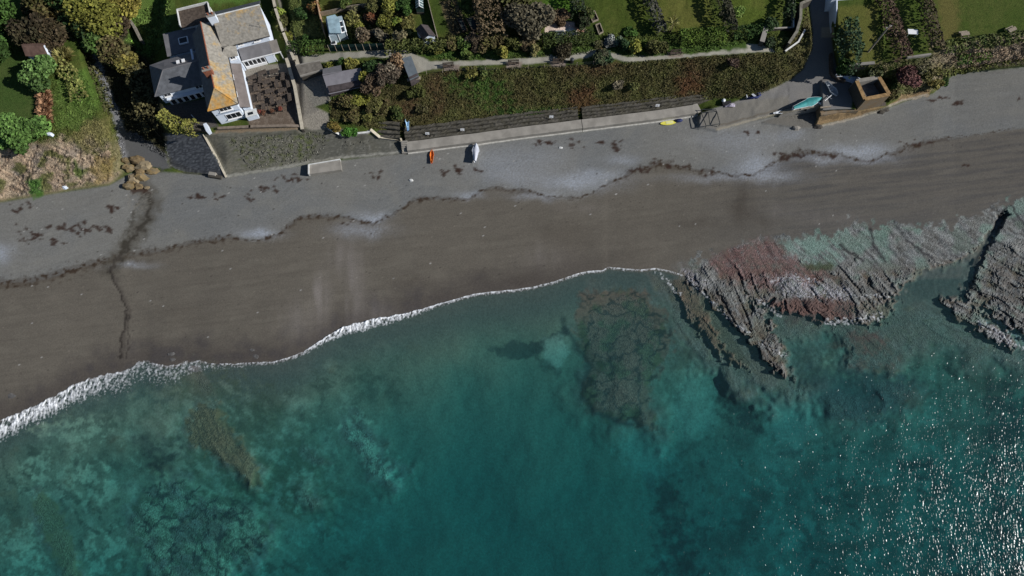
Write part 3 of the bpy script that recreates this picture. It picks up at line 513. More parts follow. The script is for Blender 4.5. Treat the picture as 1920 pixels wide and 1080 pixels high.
# ------------------------------------------------------------------ sea: one clear tinted body of water
m = bpy.data.materials.new('sea_water'); m.use_nodes = True; t = m.node_tree; N = t.nodes.new; L = t.links.new
t.nodes.remove(t.nodes['Principled BSDF']); out = t.nodes['Material Output']
tc = N('ShaderNodeTexCoord')
def nz(scale, rot, stretch, det):
    mp = N('ShaderNodeMapping'); mp.inputs['Rotation'].default_value[2] = R(rot); mp.inputs['Scale'].default_value = (1, stretch, 1)
    n = N('ShaderNodeTexNoise'); n.inputs['Scale'].default_value = scale; n.inputs['Detail'].default_value = det
    L(tc.outputs['Object'], mp.inputs[0]); L(mp.outputs[0], n.inputs['Vector']); return n
def math_(op, a, b):
    n = N('ShaderNodeMath'); n.operation = op
    for i, q in enumerate((a, b)):
        if isinstance(q, (int, float)): n.inputs[i].default_value = q
        else: L(q, n.inputs[i])
    return n.outputs[0]
n1 = nz(3.1, 20, .5, 1); n2 = nz(.22, 35, .6, 2); n3 = nz(5.5, 20, .6, 2)
h = math_('ADD', math_('ADD', math_('MULTIPLY', n1.outputs['Fac'], .55), math_('MULTIPLY', n2.outputs['Fac'], 1.5)), math_('MULTIPLY', n3.outputs['Fac'], .05))
bp = N('ShaderNodeBump'); bp.inputs['Strength'].default_value = 1.0; bp.inputs['Distance'].default_value = .165; L(h, bp.inputs['Height'])
gl = N('ShaderNodeBsdfGlossy'); gl.distribution = 'BECKMANN'; gl.inputs['Roughness'].default_value = .25; L(bp.outputs[0], gl.inputs['Normal'])
tr = N('ShaderNodeBsdfTransparent'); tr.inputs[0].default_value = (.97, .98, .98, 1)
ge = N('ShaderNodeNewGeometry'); dt = N('ShaderNodeVectorMath'); dt.operation = 'DOT_PRODUCT'; L(ge.outputs['Normal'], dt.inputs[0]); L(ge.outputs['Incoming'], dt.inputs[1])
fres = math_('ADD', math_('MULTIPLY', math_('POWER', math_('SUBTRACT', 1, math_('ABSOLUTE', dt.outputs['Value'], 0)), 5), .97), .022)
mx = N('ShaderNodeMixShader'); L(fres, mx.inputs[0]); L(tr.outputs[0], mx.inputs[1]); L(gl.outputs[0], mx.inputs[2]); df = N('ShaderNodeBsdfDiffuse'); df.inputs[0].default_value = (.17, .40, .40, 1); m2 = N('ShaderNodeMixShader'); m2.inputs[0].default_value = .032; L(mx.outputs[0], m2.inputs[1]); L(df.outputs[0], m2.inputs[2]); L(m2.outputs[0], out.inputs['Surface'])
va = N('ShaderNodeVolumeAbsorption'); va.inputs['Color'].default_value = (.0, .795, .87, 1); va.inputs['Density'].default_value = .27; L(va.outputs[0], out.inputs['Volume'])
V = np.array([(-420, -300, 0), (420, -300, 0), (420, 62, 0), (-420, 62, 0), (-420, -300, -9), (420, -300, -9), (420, 62, -9), (-420, 62, -9)], float)
o = mesh_np('sea', V, np.array([(0, 1, 2, 3), (7, 6, 5, 4), (0, 4, 5, 1), (1, 5, 6, 2), (2, 6, 7, 3), (3, 7, 4, 0)]), m); o['kind'] = 'structure'

# ------------------------------------------------------------------ surf
fx = np.arange(-150, 1290, 1.5)
ysf = np.interp(fx, SHX, SHY)
scal = noise(fx/16, fx*0, 801)*3+noise(fx/6, fx*0, 802)*1.5
wdt = np.interp(fx, [-150, 0, 60, 140, 200, 250, 300, 340, 380, 420, 470, 500, 560, 600, 640, 700, 760, 830, 900, 960, 1040, 1100, 1140, 1170, 1240, 1290], [56, 52, 44, 48, 52, 58, 54, 42, 24, 14, 12, 7, 7, 12, 21, 21, 13, 6, 6, 5, 5, 4, 4, 4, 3, 2])
core = np.interp(fx, [-150, 0, 140, 200, 235, 300, 340, 400, 500, 570, 620, 700, 780, 850, 1000, 1150, 1290], [.8, .8, .74, .5, .3, .28, .34, .2, .2, .5, .85, .85, .65, .3, .28, .3, .15])
amp = np.minimum(wdt*.12, 3.5)
nv = 30; t_ = np.linspace(0, 1, nv)
FX = np.repeat(fx[None, :], nv, 0); FY = ysf[None, :]-3+scal[None, :]*(amp/3)[None, :]+t_[:, None]*(wdt+4)[None, :]
lace = fbm(FX/7+FY/20, FY/16, 4, 810, .6); fine = fbm(FX/3.3, FY/5, 3, 815, .6)
strand = fbm(FX/2.6+noise(FX/30, FY/30, 831)*2, (FY-FX*.1)/16, 3, 830, .6)
front = np.exp(-(t_[:, None]*(wdt+4)[None, :]/3.2)**2)
body = (1-ss(.35, .95, t_[:, None]+lace*.35))*core[None, :]
edge = np.interp(fx, [-150, 200, 340, 420, 560, 620, 760, 900, 1290], [.85, .8, .6, .4, .42, .85, .65, .48, .4])[None, :]*np.clip(.85+.5*noise(fx/23, fx*0+3, 820), .3, 1.1)[None, :]
dens = np.clip(front*edge*np.clip(.75+fine*.8, 0, 1)+body*(.62+.95*lace+.55*strand), 0, 1)*(1-ss(.85, 1.0, t_[:, None]))*ss(0, .06, t_[:, None])
zf = np.maximum([[ground(FX[i, j], FY[i, j]) for j in range(len(fx))] for i in range(nv)], 0)+.06+dens*.22*np.clip(.6+fine+lace*.5, 0, 1.6)*np.minimum(wdt/20, 1)[None, :]
a, b, c = P(FX, FY, zf)
I2 = np.arange(nv*len(fx)).reshape(nv, len(fx))
q = np.stack([I2[1:, :-1], I2[1:, 1:], I2[:-1, 1:], I2[:-1, :-1]], -1).reshape(-1, 4)
fm = bpy.data.materials.new('foam'); fm.use_nodes = True; t = fm.node_tree; N = t.nodes.new; L = t.links.new
pb = t.nodes['Principled BSDF']; pb.inputs['Base Color'].default_value = (.8, .82, .84, 1); pb.inputs['Roughness'].default_value = .7
at = N('ShaderNodeAttribute'); at.attribute_name = 'col'; n = N('ShaderNodeTexNoise'); n.inputs['Scale'].default_value = 2.6; n.inputs['Detail'].default_value = 5
tc = N('ShaderNodeTexCoord'); L(tc.outputs['Object'], n.inputs['Vector'])
ad = N('ShaderNodeMath'); ad.operation = 'MULTIPLY_ADD'; L(n.outputs['Fac'], ad.inputs[0]); ad.inputs[1].default_value = 1.1; ad.inputs[2].default_value = -.55
s2 = N('ShaderNodeMath'); s2.operation = 'ADD'; L(ad.outputs[0], s2.inputs[0]); L(at.outputs['Fac'], s2.inputs[1])
mr = N('ShaderNodeMapRange'); mr.inputs[1].default_value = .12; mr.inputs[2].default_value = .75; L(s2.outputs[0], mr.inputs[0])
mu = N('ShaderNodeMath'); mu.operation = 'MULTIPLY'; L(mr.outputs[0], mu.inputs[0]); mr2 = N('ShaderNodeMapRange'); mr2.inputs[2].default_value = .12; L(at.outputs['Fac'], mr2.inputs[0]); L(mr2.outputs[0], mu.inputs[1])
L(mu.outputs[0], pb.inputs['Alpha'])
d3 = dens.reshape(-1, 1).repeat(3, 1)
o = mesh_np('surf_foam', np.stack([a, b, c], -1).reshape(-1, 3), q, fm, d3, None, True)
tag(o, 'white foam line of the breaking waves along the sand', 'foam', None, 'stuff')

def wash(label, pts, wd, dn, seed):
    px = np.array([p[0] for p in pts], float); py = np.array([p[1] for p in pts], float); d = np.concatenate([[0], np.cumsum(np.hypot(np.diff(px), np.diff(py)))]); u = np.arange(0, d[-1], 1.6)
    X = np.interp(u, d, px); Y = np.interp(u, d, py); tx = np.gradient(X); ty = np.gradient(Y); L_ = np.hypot(tx, ty); n = 13; v = np.linspace(-1, 1, n)
    X = X+noise(u/9, u*0, seed)*3; Y = Y+noise(u/9, u*0, seed+1)*3
    AX = X[None, :]-(ty/L_)[None, :]*v[:, None]*wd/2; AY = Y[None, :]+(tx/L_)[None, :]*v[:, None]*wd/2
    k = fbm(AX/5, AY/5, 4, seed+2, .6); den = np.clip(dn*(1-np.abs(v[:, None])**1.5)*np.clip(.55+1.5*k, 0, 1.2)*ss(0, 8, u)[None, :]*ss(0, 8, d[-1]-u)[None, :], 0, 1)
    zz = np.array([[max(ground(AX[i, j], AY[i, j]), 0) for j in range(len(u))] for i in range(n)])+.05+den*.08
    a, b, c = P(AX, AY, zz); I3_ = np.arange(n*len(u)).reshape(n, len(u)); q = np.stack([I3_[:-1, :-1], I3_[:-1, 1:], I3_[1:, 1:], I3_[1:, :-1]], -1).reshape(-1, 4)
    tag(mesh_np('wash_foam', np.stack([a, b, c], -1).reshape(-1, 3), q, fm, den.reshape(-1, 1).repeat(3, 1), None, True), label, 'foam', None, 'stuff')
for i, (lab, pts, wd, dn) in enumerate((('thin wash where the beach meets the first rocks', [(1225, 506), (1245, 520), (1262, 540), (1282, 562)], 12, .45), ('thin wash down the inner rock ridge', [(1285, 520), (1330, 560), (1370, 600), (1410, 630)], 10, .5), ('white wash over the middle of the reef below the red bed', [(1440, 528), (1480, 518), (1520, 524), (1550, 540)], 16, .42), ('white wash at the seaward edge of the reef', [(1490, 556), (1560, 548), (1620, 556), (1680, 552)], 12, .45), ('wash in the gap between ridge and reef', [(1410, 560), (1440, 572), (1470, 600)], 14, .45), ('pale wash over the sunken ledges', [(1540, 606), (1600, 600), (1660, 592)], 24, .5), ('wash along the lower edge of the eastern reef', [(1830, 600), (1870, 625), (1910, 650), (1950, 664)], 18, .5), ('wash at the tip of the inner rock ridge', [(1420, 640), (1450, 655), (1480, 672)], 16, .45))):
    wash(lab, pts, wd, dn*.66, 1000+i*7)
# ------------------------------------------------------------------ builders
def gv(px, py):
    i = np.clip(np.searchsorted(gy, py)-1, 0, len(gy)-2); j = np.clip(np.searchsorted(gx, px)-1, 0, len(gx)-2)
    a = (px-gx[j])/(gx[j+1]-gx[j]); b = (py-gy[i])/(gy[i+1]-gy[i])
    return (Z[i, j]*(1-a)+Z[i, j+1]*a)*(1-b)+(Z[i+1, j]*(1-a)+Z[i+1, j+1]*a)*b
def W3(px, py, z): return Vector(P(px, py, z))
class MB:
    def __init__(s): s.v = []; s.f = []
    def add(s, vs, fs):
        k = len(s.v); s.v += [tuple(v) for v in vs]; s.f += [tuple(i+k for i in f) for f in fs]; return s
    def poly(s, pts): return s.add(pts, [tuple(range(len(pts)))])
    def box(s, c, d, rz=0, tilt=0):
        x, y, z = [q/2 for q in d]; vs = []
        for a in (-z, z):
            for p, q in ((-x, -y), (x, -y), (x, y), (-x, y)):
                pz = a; pp = p
                if tilt: pp = p*math.cos(tilt)+a*math.sin(tilt); pz = -p*math.sin(tilt)+a*math.cos(tilt)
                vs.append((c[0]+pp*math.cos(rz)-q*math.sin(rz), c[1]+pp*math.sin(rz)+q*math.cos(rz), c[2]+pz))
        return s.add(vs, [(3, 2, 1, 0), (4, 5, 6, 7), (0, 1, 5, 4), (1, 2, 6, 5), (2, 3, 7, 6), (3, 0, 4, 7)])
    def slab(s, pts, t):
        """a 3D polygon given thickness t downwards"""
        n = len(pts); lo = [(p[0], p[1], p[2]-t) for p in pts]
        return s.add(list(pts)+lo, [tuple(range(n)), tuple(range(2*n-1, n-1, -1))]+[(i, n+i, n+(i+1) % n, (i+1) % n) for i in range(n)])
    def prism(s, pts, z0, z1): return s.slab([(p[0], p[1], z1) for p in pts], z1-z0)
    def wall(s, p, q, z0, z1, th):
        dx, dy = q[0]-p[0], q[1]-p[1]; L_ = math.hypot(dx, dy) or 1; nx_, ny_ = -dy/L_*th/2, dx/L_*th/2
        return s.prism([(p[0]+nx_, p[1]+ny_), (q[0]+nx_, q[1]+ny_), (q[0]-nx_, q[1]-ny_), (p[0]-nx_, p[1]-ny_)][::-1], z0, z1)
    def tube(s, pts, r, n=8):
        pts = [Vector(p) for p in pts]; rs = r if isinstance(r, (list, tuple)) else [r]*len(pts); k = len(s.v)
        for i, p in enumerate(pts):
            d = (pts[min(i+1, len(pts)-1)]-pts[max(i-1, 0)]).normalized(); u = d.cross(Vector((0, 0, 1)))
            if u.length < .05: u = Vector((1, 0, 0))
            u.normalize(); w_ = d.cross(u)
            for a in range(n):
                t = 2*math.pi*a/n; s.v.append(tuple(p+u*math.cos(t)*rs[i]+w_*math.sin(t)*rs[i]))
        for i in range(len(pts)-1):
            for a in range(n): s.f.append((k+i*n+a, k+i*n+(a+1) % n, k+(i+1)*n+(a+1) % n, k+(i+1)*n+a))
        s.f.append(tuple(k+a for a in range(n))[::-1]); s.f.append(tuple(k+(len(pts)-1)*n+a for a in range(n))); return s
    def build(s, name, m, parent=None, smooth=False):
        me = bpy.data.meshes.new(name); v = s.v
        if parent is not None and parent.get('_o') is not None:
            o_ = parent['_o']; v = [(a[0]-o_[0], a[1]-o_[1], a[2]-o_[2]) for a in v]
        me.from_pydata(v, [], s.f); me.materials.append(m)
        if smooth:
            for p in me.polygons: p.use_smooth = True
        o = bpy.data.objects.new(name, me); C.objects.link(o)
        if parent is not None:
            o.parent = parent
        return o
def thing(name, label, cat, loc, group=None, rz=0, local=False):
    """an Empty at the base of a thing; parts are given in world space unless local"""
    o = bpy.data.objects.new(name, None); C.objects.link(o); o.location = loc; o.rotation_euler = (0, 0, rz); o.empty_display_size = .3
    if not local: o['_o'] = tuple(loc)
    return tag(o, label, cat, group)
def sub(part, mb, name, m, smooth=False):
    """a sub-part: child of a part whose parent is a world-space thing"""
    root = part.parent; me_o = mb.build(name, m, None, smooth)
    if root is not None and root.get('_o') is not None:
        o_ = root['_o']
        for v in me_o.data.vertices: v.co -= Vector(o_)
    me_o.parent = part; return me_o
def dup(root, loc, rz, label, group=None):
    r = root.copy(); C.objects.link(r); r.location = loc; r.rotation_euler = (0, 0, rz); r['label'] = label
    if group: r['group'] = group
    for ch in list(root.children):
        c = ch.copy(); C.objects.link(c); c.parent = r
        for g in list(ch.children):
            d = g.copy(); C.objects.link(d); d.parent = c
    return r
# ---- foliage: many small leaf faces
M_leaf = attr_mat('leaves', .75, .2, (3.0, .25), 0)
M_bark = mat('bark', (.10, .08, .06), .95, .4, 4, .1, .6)
nrng = np.random.default_rng(11)
def leaves(name, pos, size, cols, parent=None, flat=.5, aspect=1.5, up=0.0, m=None):
    flat = min(.85, flat+.25)
    """one mesh of leaf quads at the given world positions"""
    n = len(pos); size = np.broadcast_to(size, n)*nrng.uniform(.6, 1.35, n)
    d = nrng.normal(size=(n, 3)); d[:, 2] = d[:, 2]*(1-flat)+up*1.5; d /= np.linalg.norm(d, axis=1)[:, None]+1e-9
    e = nrng.normal(size=(n, 3)); e[:, 2] *= (1-flat*.6); e -= d*(e*d).sum(1)[:, None]; e /= np.linalg.norm(e, axis=1)[:, None]+1e-9
    a = d*(size*aspect/2)[:, None]; b = e*(size/2)[:, None]
    V = np.stack([pos-a, pos+b*1.0, pos+a, pos-b*1.0], 1).reshape(-1, 3)
    if parent is not None and parent.get('_o') is not None: V = V-np.array(parent['_o'])
    return mesh_np(name, V, np.arange(4*n).reshape(n, 4), m or M_leaf, np.repeat(np.clip(cols, .004, .7), 4, 0), parent)
def crown_points(c, r, h, n, lumps, seed):
    """points spread through an uneven crown: several overlapping leaf clumps of different size"""
    q = np.random.default_rng(seed); out = []; w_ = []
    for k in range(lumps):
        a = q.uniform(0, 6.28); rr = r*math.sqrt(q.uniform(0, 1))*.72; zz = q.uniform(.3, .86)
        lr = r*q.uniform(.28, .5)
        out.append((c[0]+math.cos(a)*rr, c[1]+math.sin(a)*rr, c[2]+h*zz*(1-.35*(rr/r)**2), lr, lr*min(1.2, h/r*.7)))
    out.append((c[0], c[1], c[2]+h*.62, r*.55, h*.36))
    vol = np.array([o[3]**2 for o in out]); vol /= vol.sum(); k = q.choice(len(out), n, p=vol); o = np.array(out)[k]
    d = q.normal(size=(n, 3)); d /= np.linalg.norm(d, axis=1)[:, None]; rad = q.uniform(.5, 1.05, n)**.5
    p = np.stack([o[:, 0]+d[:, 0]*o[:, 3]*rad, o[:, 1]+d[:, 1]*o[:, 3]*rad, o[:, 2]+d[:, 2]*o[:, 4]*rad], 1)
    return p, k, len(out), q
def shade_cols(base, k, nk, q, n, var=.22, base2=None):
    t = q.normal(0, var, nk)[k]+q.normal(0, var*.7, n)
    c = np.array(base)[None, :]*np.exp(t)[:, None]
    if base2 is not None:
        s_ = (q.uniform(0, 1, nk)[k]*.5+q.uniform(0, 1, n)*.5)[:, None]; c = c*(1-s_)+np.array(base2)[None, :]*s_*np.exp(t)[:, None]
    return c
def plant(name, label, cat, px, py, r, h, c, c2=None, n=None, leaf=.34, lumps=9, group=None, trunk=True, flat=.4, aspect=1.5, up=0.0, sink=.1, seed=None):
    seed = seed if seed is not None else int(px*13+py*7) % 100000
    b = G(px, py, -sink); t = thing(name, label, cat, b, group)
    n = n or int(240*r*r+300); p, k, nk, q = crown_points(b, r, h, n, lumps, seed)
    p[:, 2] = np.maximum(p[:, 2], b.z+.05)
    leaves('crown', p, leaf, shade_cols(c, k, nk, q, n, .24, c2), t, flat, aspect, up)
    if trunk:
        m = MB(); m.tube([b+Vector((0, 0, -.3)), b+Vector((.1, .05, h*.3)), b+Vector((0, .1, h*.7))], [.06*h*.6+.05, .05*h*.5+.03, .03], 7)
        for a in range(5):
            an = a*1.26+seed; m.tube([b+Vector((0, 0, h*.25)), b+Vector((math.cos(an)*r*.35, math.sin(an)*r*.35, h*.5)), b+Vector((math.cos(an)*r*.62, math.sin(an)*r*.62, h*.72))], [.05*h*.4+.02, .05, .02], 5)
        m.build('trunk', M_bark, t, True)
    return t
def hedge(name, label, pts, wd, h, c, c2=None, dens=26, leaf=.3, group=None, cat='hedge', ragged=.25, zoff=0.0, seed=1, flat=.35, aspect=1.4):
    """a hedge along photo-pixel points: leaf faces packed over its top and sides, thinner and paler ends kept uneven"""
    q = np.random.default_rng(seed+int(pts[0][0]*3)); wp = [G(*p) for p in pts]; out = []; kk = []; L0 = 0
    for a, b in zip(wp[:-1], wp[1:]):
        d = b-a; L_ = math.hypot(d.x, d.y); n = int(L_*(wd+2*h)*dens*.55); t = q.uniform(0, 1, n); nx_, ny_ = -d.y/L_, d.x/L_
        s_ = t*L_+L0; hv = h*(1+ragged*noise(s_/1.6, s_*0, seed)+ragged*.5*noise(s_/.6, s_*0, seed+1)); wv = wd*(1+ragged*noise(s_/1.9, s_*0+9, seed+2))
        u = q.uniform(-1, 1, n); z_ = q.uniform(0, 1, n)**.6; side = q.uniform(0, 1, n) < .45
        u = np.where(side, np.sign(u)*q.uniform(.85, 1.05, n), u); z_ = np.where(side, z_, q.uniform(.85, 1.06, n)); u = u*(1-.22*z_**4)
        out.append(np.stack([a.x+d.x*t+nx_*u*wv/2, a.y+d.y*t+ny_*u*wv/2, a.z+d.z*t+zoff+z_*hv], 1)); kk.append((s_/1.1).astype(int)); L0 += L_
    p = np.concatenate(out); k = np.concatenate(kk); nk = k.max()+1
    t = thing(name, label, cat, wp[0], group)
    leaves('foliage', p, leaf, shade_cols(c, k, nk, q, len(p), .2, c2), t, flat, aspect)
    m = MB()
    for a, b in zip(wp[:-1], wp[1:]):
        steps = max(1, int((b-a).length/1.2))
        for i in range(steps+1):
            o = a+(b-a)*(i/steps); m.tube([o+Vector((0, 0, -.2)), o+Vector((q.uniform(-.2, .2), q.uniform(-.2, .2), h*.8+zoff))], [.05, .02], 5)
    m.tube([p_+Vector((0, 0, -.05)) for p_ in wp], .06, 5); m.build('stem', M_bark, t)
    return t
def scatter(name, label, pts, n, size, cjit, hmax=.35, tint=None, mask=None, flat=.3, aspect=1.6, up=.25, parent=None):
    xs = [p[0] for p in pts]; ys = [p[1] for p in pts]; X = nrng.uniform(min(xs), max(xs), n*3); Y = nrng.uniform(min(ys), max(ys), n*3)
    k = seg_dist(X, Y, pts, True) < 0
    if mask is not None: k &= mask(X, Y)
    X, Y = X[k][:n], Y[k][:n]; z = gv(X, Y); a, b, _ = P(X, Y, z)
    i = np.clip(np.searchsorted(gy, Y), 0, len(gy)-1); j = np.clip(np.searchsorted(gx, X), 0, len(gx)-1)
    c = COL[i, j]*np.exp(nrng.normal(0, cjit, len(X))+.35*noise(X/9, Y/9, 5))[:, None]
    if tint is not None: c = c*np.array(tint)
    lift = hmax*np.clip(.5+noise(X/11, Y/11, 8)*.9, .05, 1.3)*nrng.uniform(.1, 1, len(X))
    return np.stack([a, b, z+lift], 1), c
def lc(r, g, b, k=1.5): return col(r, g, b, k)

# ------------------------------------------------------------------ common materials
M_white = mat('white_render', (.68, .74, .83), .7, .05, 1.2, .2)
M_dwhite = mat('weathered_white', (.62, .62, .6), .75, .14, 1.5, .2)
M_frame = mat('white_frame', (.8, .8, .8), .45, .03, 2, .4)
M_slate = mat('slate_roof', (.105, .11, .12), .7, .22, 1.6, .3, .35)
M_lich = mat('lichen_roof', (.19, .175, .15), .85, .2, 1.1, .15, .4, 0, (.24, .18, .11))
def roof_mat(name, y0, y1, x0, amt):
    """grey lichened tiles going over to orange lichen towards one end (object y from y0 to y1) in blotches"""
    m, t, b = new_mat(name, .85, .15); N = t.nodes.new; L = t.links.new; tc = N('ShaderNodeTexCoord'); sp = N('ShaderNodeSeparateXYZ'); L(tc.outputs['Object'], sp.inputs[0])
    n = N('ShaderNodeTexNoise'); n.inputs['Scale'].default_value = .7; n.inputs['Detail'].default_value = 6; n.inputs['Roughness'].default_value = .65; L(tc.outputs['Object'], n.inputs['Vector'])
    n2 = N('ShaderNodeTexNoise'); n2.inputs['Scale'].default_value = 2.6; n2.inputs['Detail'].default_value = 6; L(tc.outputs['Object'], n2.inputs['Vector'])
    mr = N('ShaderNodeMapRange'); mr.inputs[1].default_value = y0; mr.inputs[2].default_value = y1; mr.inputs[3].default_value = x0; mr.inputs[4].default_value = amt; L(sp.outputs[1], mr.inputs[0])
    ad = N('ShaderNodeMath'); ad.operation = 'ADD'; L(n.outputs['Fac'], ad.inputs[0]); L(mr.outputs[0], ad.inputs[1])
    r = N('ShaderNodeValToRGB'); e = r.color_ramp.elements; e[0].position = .5; e[0].color = (.27, .25, .215, 1); e[1].position = .8; e[1].color = (.52, .27, .065, 1); k = e.new(.62); k.color = (.38, .28, .15, 1); L(ad.outputs[0], r.inputs[0])
    m2 = N('ShaderNodeMapRange'); m2.inputs[1].default_value = .3; m2.inputs[2].default_value = .7; m2.inputs[3].default_value = .72; m2.inputs[4].default_value = 1.2; L(n2.outputs['Fac'], m2.inputs[0])
    v = N('ShaderNodeVectorMath'); v.operation = 'SCALE'; L(r.outputs[0], v.inputs[0]); L(m2.outputs[0], v.inputs['Scale']); L(v.outputs[0], b.inputs['Base Color'])
    bp = N('ShaderNodeBump'); bp.inputs['Strength'].default_value = .4; bp.inputs['Distance'].default_value = .05; L(n2.outputs['Fac'], bp.inputs['Height']); L(bp.outputs[0], b.inputs['Normal']); return m
M_orange = roof_mat('orange_lichen_roof', -6, 5, .26, -.06); M_lich = roof_mat('lichen_roof', 3, 12, -.3, .03)
M_concr = mat('concrete', (.27, .25, .22), .9, .16, .7, .15, .3)
M_stone = mat('rubble_stone', (.165, .15, .13), .95, .5, 1.3, .1, .9, 0, (.07, .062, .05))
M_tan = mat('tan_stone', (.30, .21, .12), .9, .3, 1.3, .1, .6, 0, (.20, .165, .125))
M_grey = mat('grey_felt_roof', (.155, .15, .155), .85, .14, 1.0, .15, .2)
M_brown = mat('brown_timber', (.085, .066, .052), .85, .35, 3, .15, .2)
M_pale = mat('pale_timber', (.30, .25, .19), .85, .2, 3, .15, .2)
M_soilb = mat('bed_soil', (.05, .042, .032), .95, .3, 4, .1, .5)
M_steel = mat('dark_steel', (.055, .06, .062), .5, .2, 3, .4, 0, .4)
M_black = mat('black_fittings', (.02, .02, .022), .5, .2, 3, .4)
m_, t_n, b_ = new_mat('window_glass', .08, .5); b_.inputs['Base Color'].default_value = (.018, .021, .026, 1); M_glass = m_
M_brick = mat('red_brick', (.26, .10, .06), .9, .25, 3, .15, .3)

# ------------------------------------------------------------------ the white inn (its own axes: s along the sea front, t inland)
IO = (-50.11, 59.04); IE1 = (.958, .287); IE2 = (-.287, .958); IR = math.atan2(.287, .958)
def I3(s, t, z): return Vector((IO[0]+s*IE1[0]+t*IE2[0], IO[1]+s*IE1[1]+t*IE2[1], z))
inn = thing('seaside_inn', 'large white inn with an orange lichen hipped roof above the sea wall', 'inn', I3(2, 5, 8))
def block(s0, s1, t0, t1, z0, z1, name='wall', m=M_white, inset=.25):
    return MB().prism([I3(s0+inset, t0+inset, 0), I3(s1-inset, t0+inset, 0), I3(s1-inset, t1-inset, 0), I3(s0+inset, t1-inset, 0)], z0, z1).build(name, m, inn)
wA = block(0, 4.8, 0, 15.2, 7.2, 13.0)
wB = block(4.5, 12.4, 11.2, 17.4, 7.2, 13.35)
wW = block(-8.6, .2, 6.8, 12.6, 7.0, 11.05)
wC = block(4.4, 6.5, 9.2, 11.5, 7.2, 12.9)
# roofs
rt = MB(); rt.slab([I3(2.4, 2.1, 15.5), I3(2.4, 15.2, 15.5), I3(-.1, 15.2, 13.1), I3(-.1, -.1, 13.1)], .16); r_w = rt.build('shade_tone_slope', M_slate, inn)  # dark slate tone paints the shade on this slope of the tiled roof
rt = MB(); rt.slab([I3(2.4, 15.2, 15.52), I3(2.4, 2.1, 15.52), I3(4.95, -.1, 13.1), I3(4.95, 15.2, 13.1)], .16); rt.slab([I3(2.4, 2.08, 15.51), I3(-.1, -.12, 13.08), I3(4.95, -.12, 13.08)], .16); r_a = rt.build('roof', M_orange, inn)
MB().tube([I3(2.4, 15.2, 15.5), I3(2.4, 2.1, 15.53)], .11, 6).add([], []).build('ridge_tiles', M_brick, inn)
m = MB(); m.tube([I3(2.4, 2.1, 15.5), I3(-.1, -.1, 13.12)], .09, 6); m.tube([I3(2.4, 2.1, 15.5), I3(4.95, -.1, 13.12)], .09, 6); m.build('hip_tiles', M_orange, inn)
m = MB(); m.poly([I3(.25, 14.95, 13), I3(2.4, 14.95, 15.3), I3(4.55, 14.95, 13)]); m.build('gable_wall', M_white, inn)
m = MB(); m.slab([I3(4.4, 15.6, 15.6), I3(12.5, 15.6, 15.6), I3(12.6, 10.9, 13.45), I3(4.4, 10.9, 13.45)][::-1], .16); m.build('main_roof', M_lich, inn)
m = MB(); m.slab([I3(4.4, 15.65, 15.58), I3(12.5, 15.65, 15.58), I3(12.5, 17.7, 14.1), I3(4.4, 17.7, 14.1)], .16); m.build('valley_slope', M_slate, inn)
m = MB(); m.tube([I3(4.4, 15.62, 15.6), I3(12.5, 15.62, 15.6)], .1, 6); m.build('ridge_tiles', M_dwhite, inn)
m = MB(); m.poly([I3(12.15, 11.2, 13.3), I3(12.15, 15.6, 15.4), I3(12.15, 17.4, 14.0), I3(12.15, 17.4, 13.3)][::-1]); m.build('gable_wall', M_white, inn)
m = MB(); m.slab([I3(4.9, 10.3, 14.0), I3(6.6, 9.0, 12.95), I3(6.6, 11.6, 12.95)][::-1], .12); m.slab([I3(4.9, 10.3, 14.0), I3(3.6, 9.0, 13.3), I3(6.6, 9.0, 12.96)][::1], .12); m.slab([I3(4.9, 10.3, 14.0), I3(6.6, 11.6, 12.96), I3(3.6, 11.6, 13.3)], .12); m.build('bay_roof', M_lich, inn)
# west wing: hipped slate
m = MB(); m.slab([I3(-5.9, 9.6, 13.3), I3(-8.8, 6.6, 11.1), I3(.2, 6.6, 11.1), I3(.9, 9.6, 13.3)], .14); m.build('wing_roof', M_slate, inn)
m = MB(); m.slab([I3(-5.9, 9.6, 13.29), I3(-8.8, 12.9, 11.1), I3(-8.8, 6.6, 11.1)], .14); m.build('wing_hip', M_slate, inn)
m = MB(); m.slab([I3(-5.9, 9.62, 13.28), I3(.5, 9.62, 13.28), I3(.0, 12.9, 11.5), I3(-6.0, 12.9, 11.5), I3(-8.8, 12.9, 11.1)], .14); m.build('felt_slope', M_grey, inn)
m = MB(); m.tube([I3(-5.9, 9.6, 13.3), I3(.9, 9.6, 13.3)], .09, 6); m.tube([I3(-5.9, 9.6, 13.3), I3(-8.8, 6.6, 11.12)], .08, 6); m.build('ridge_tiles', M_grey, inn)
for s_i, t_i in ((-3.4, 10.8), (-2.5, 10.8)): MB().box(I3(s_i, t_i, 12.8), (.5, .6, .16), IR).build('roof_vent', M_frame, inn)
MB().box(I3(-.9, 11.4, 12.5), (.3, 2.6, .5), IR).build('parapet', M_white, inn)
# lean-to down the east side, and the glazed room on the terrace
block(4.75, 6.0, .8, 9.3, 7.2, 10.1, 'lean_to_wall', M_white, .05)
m = MB(); m.slab([I3(4.57, 9.4, 10.95), I3(4.57, .6, 10.95), I3(6.12, .6, 10.25), I3(6.12, 9.4, 10.25)], .12); m.build('lean_to_roof', mat('brown_felt_roof', (.17, .145, .135), .85, .14, 1, .15, .2), inn)
m = MB(); m.slab([I3(6.5, 11.45, 11.5), I3(6.5, 9.6, 10.55), I3(11.8, 9.6, 10.55), I3(11.8, 11.45, 11.5)], .12); m.build('glazed_room_roof', M_grey, inn)
m = MB(); m.slab([I3(11.82, 11.45, 11.48), I3(11.82, 9.6, 10.53), I3(13.2, 9.6, 10.53), I3(13.2, 11.45, 11.48)], .1); m.build('porch_roof', mat('porch_felt', (.20, .18, .16), .85, .14, 1, .15, .2), inn)
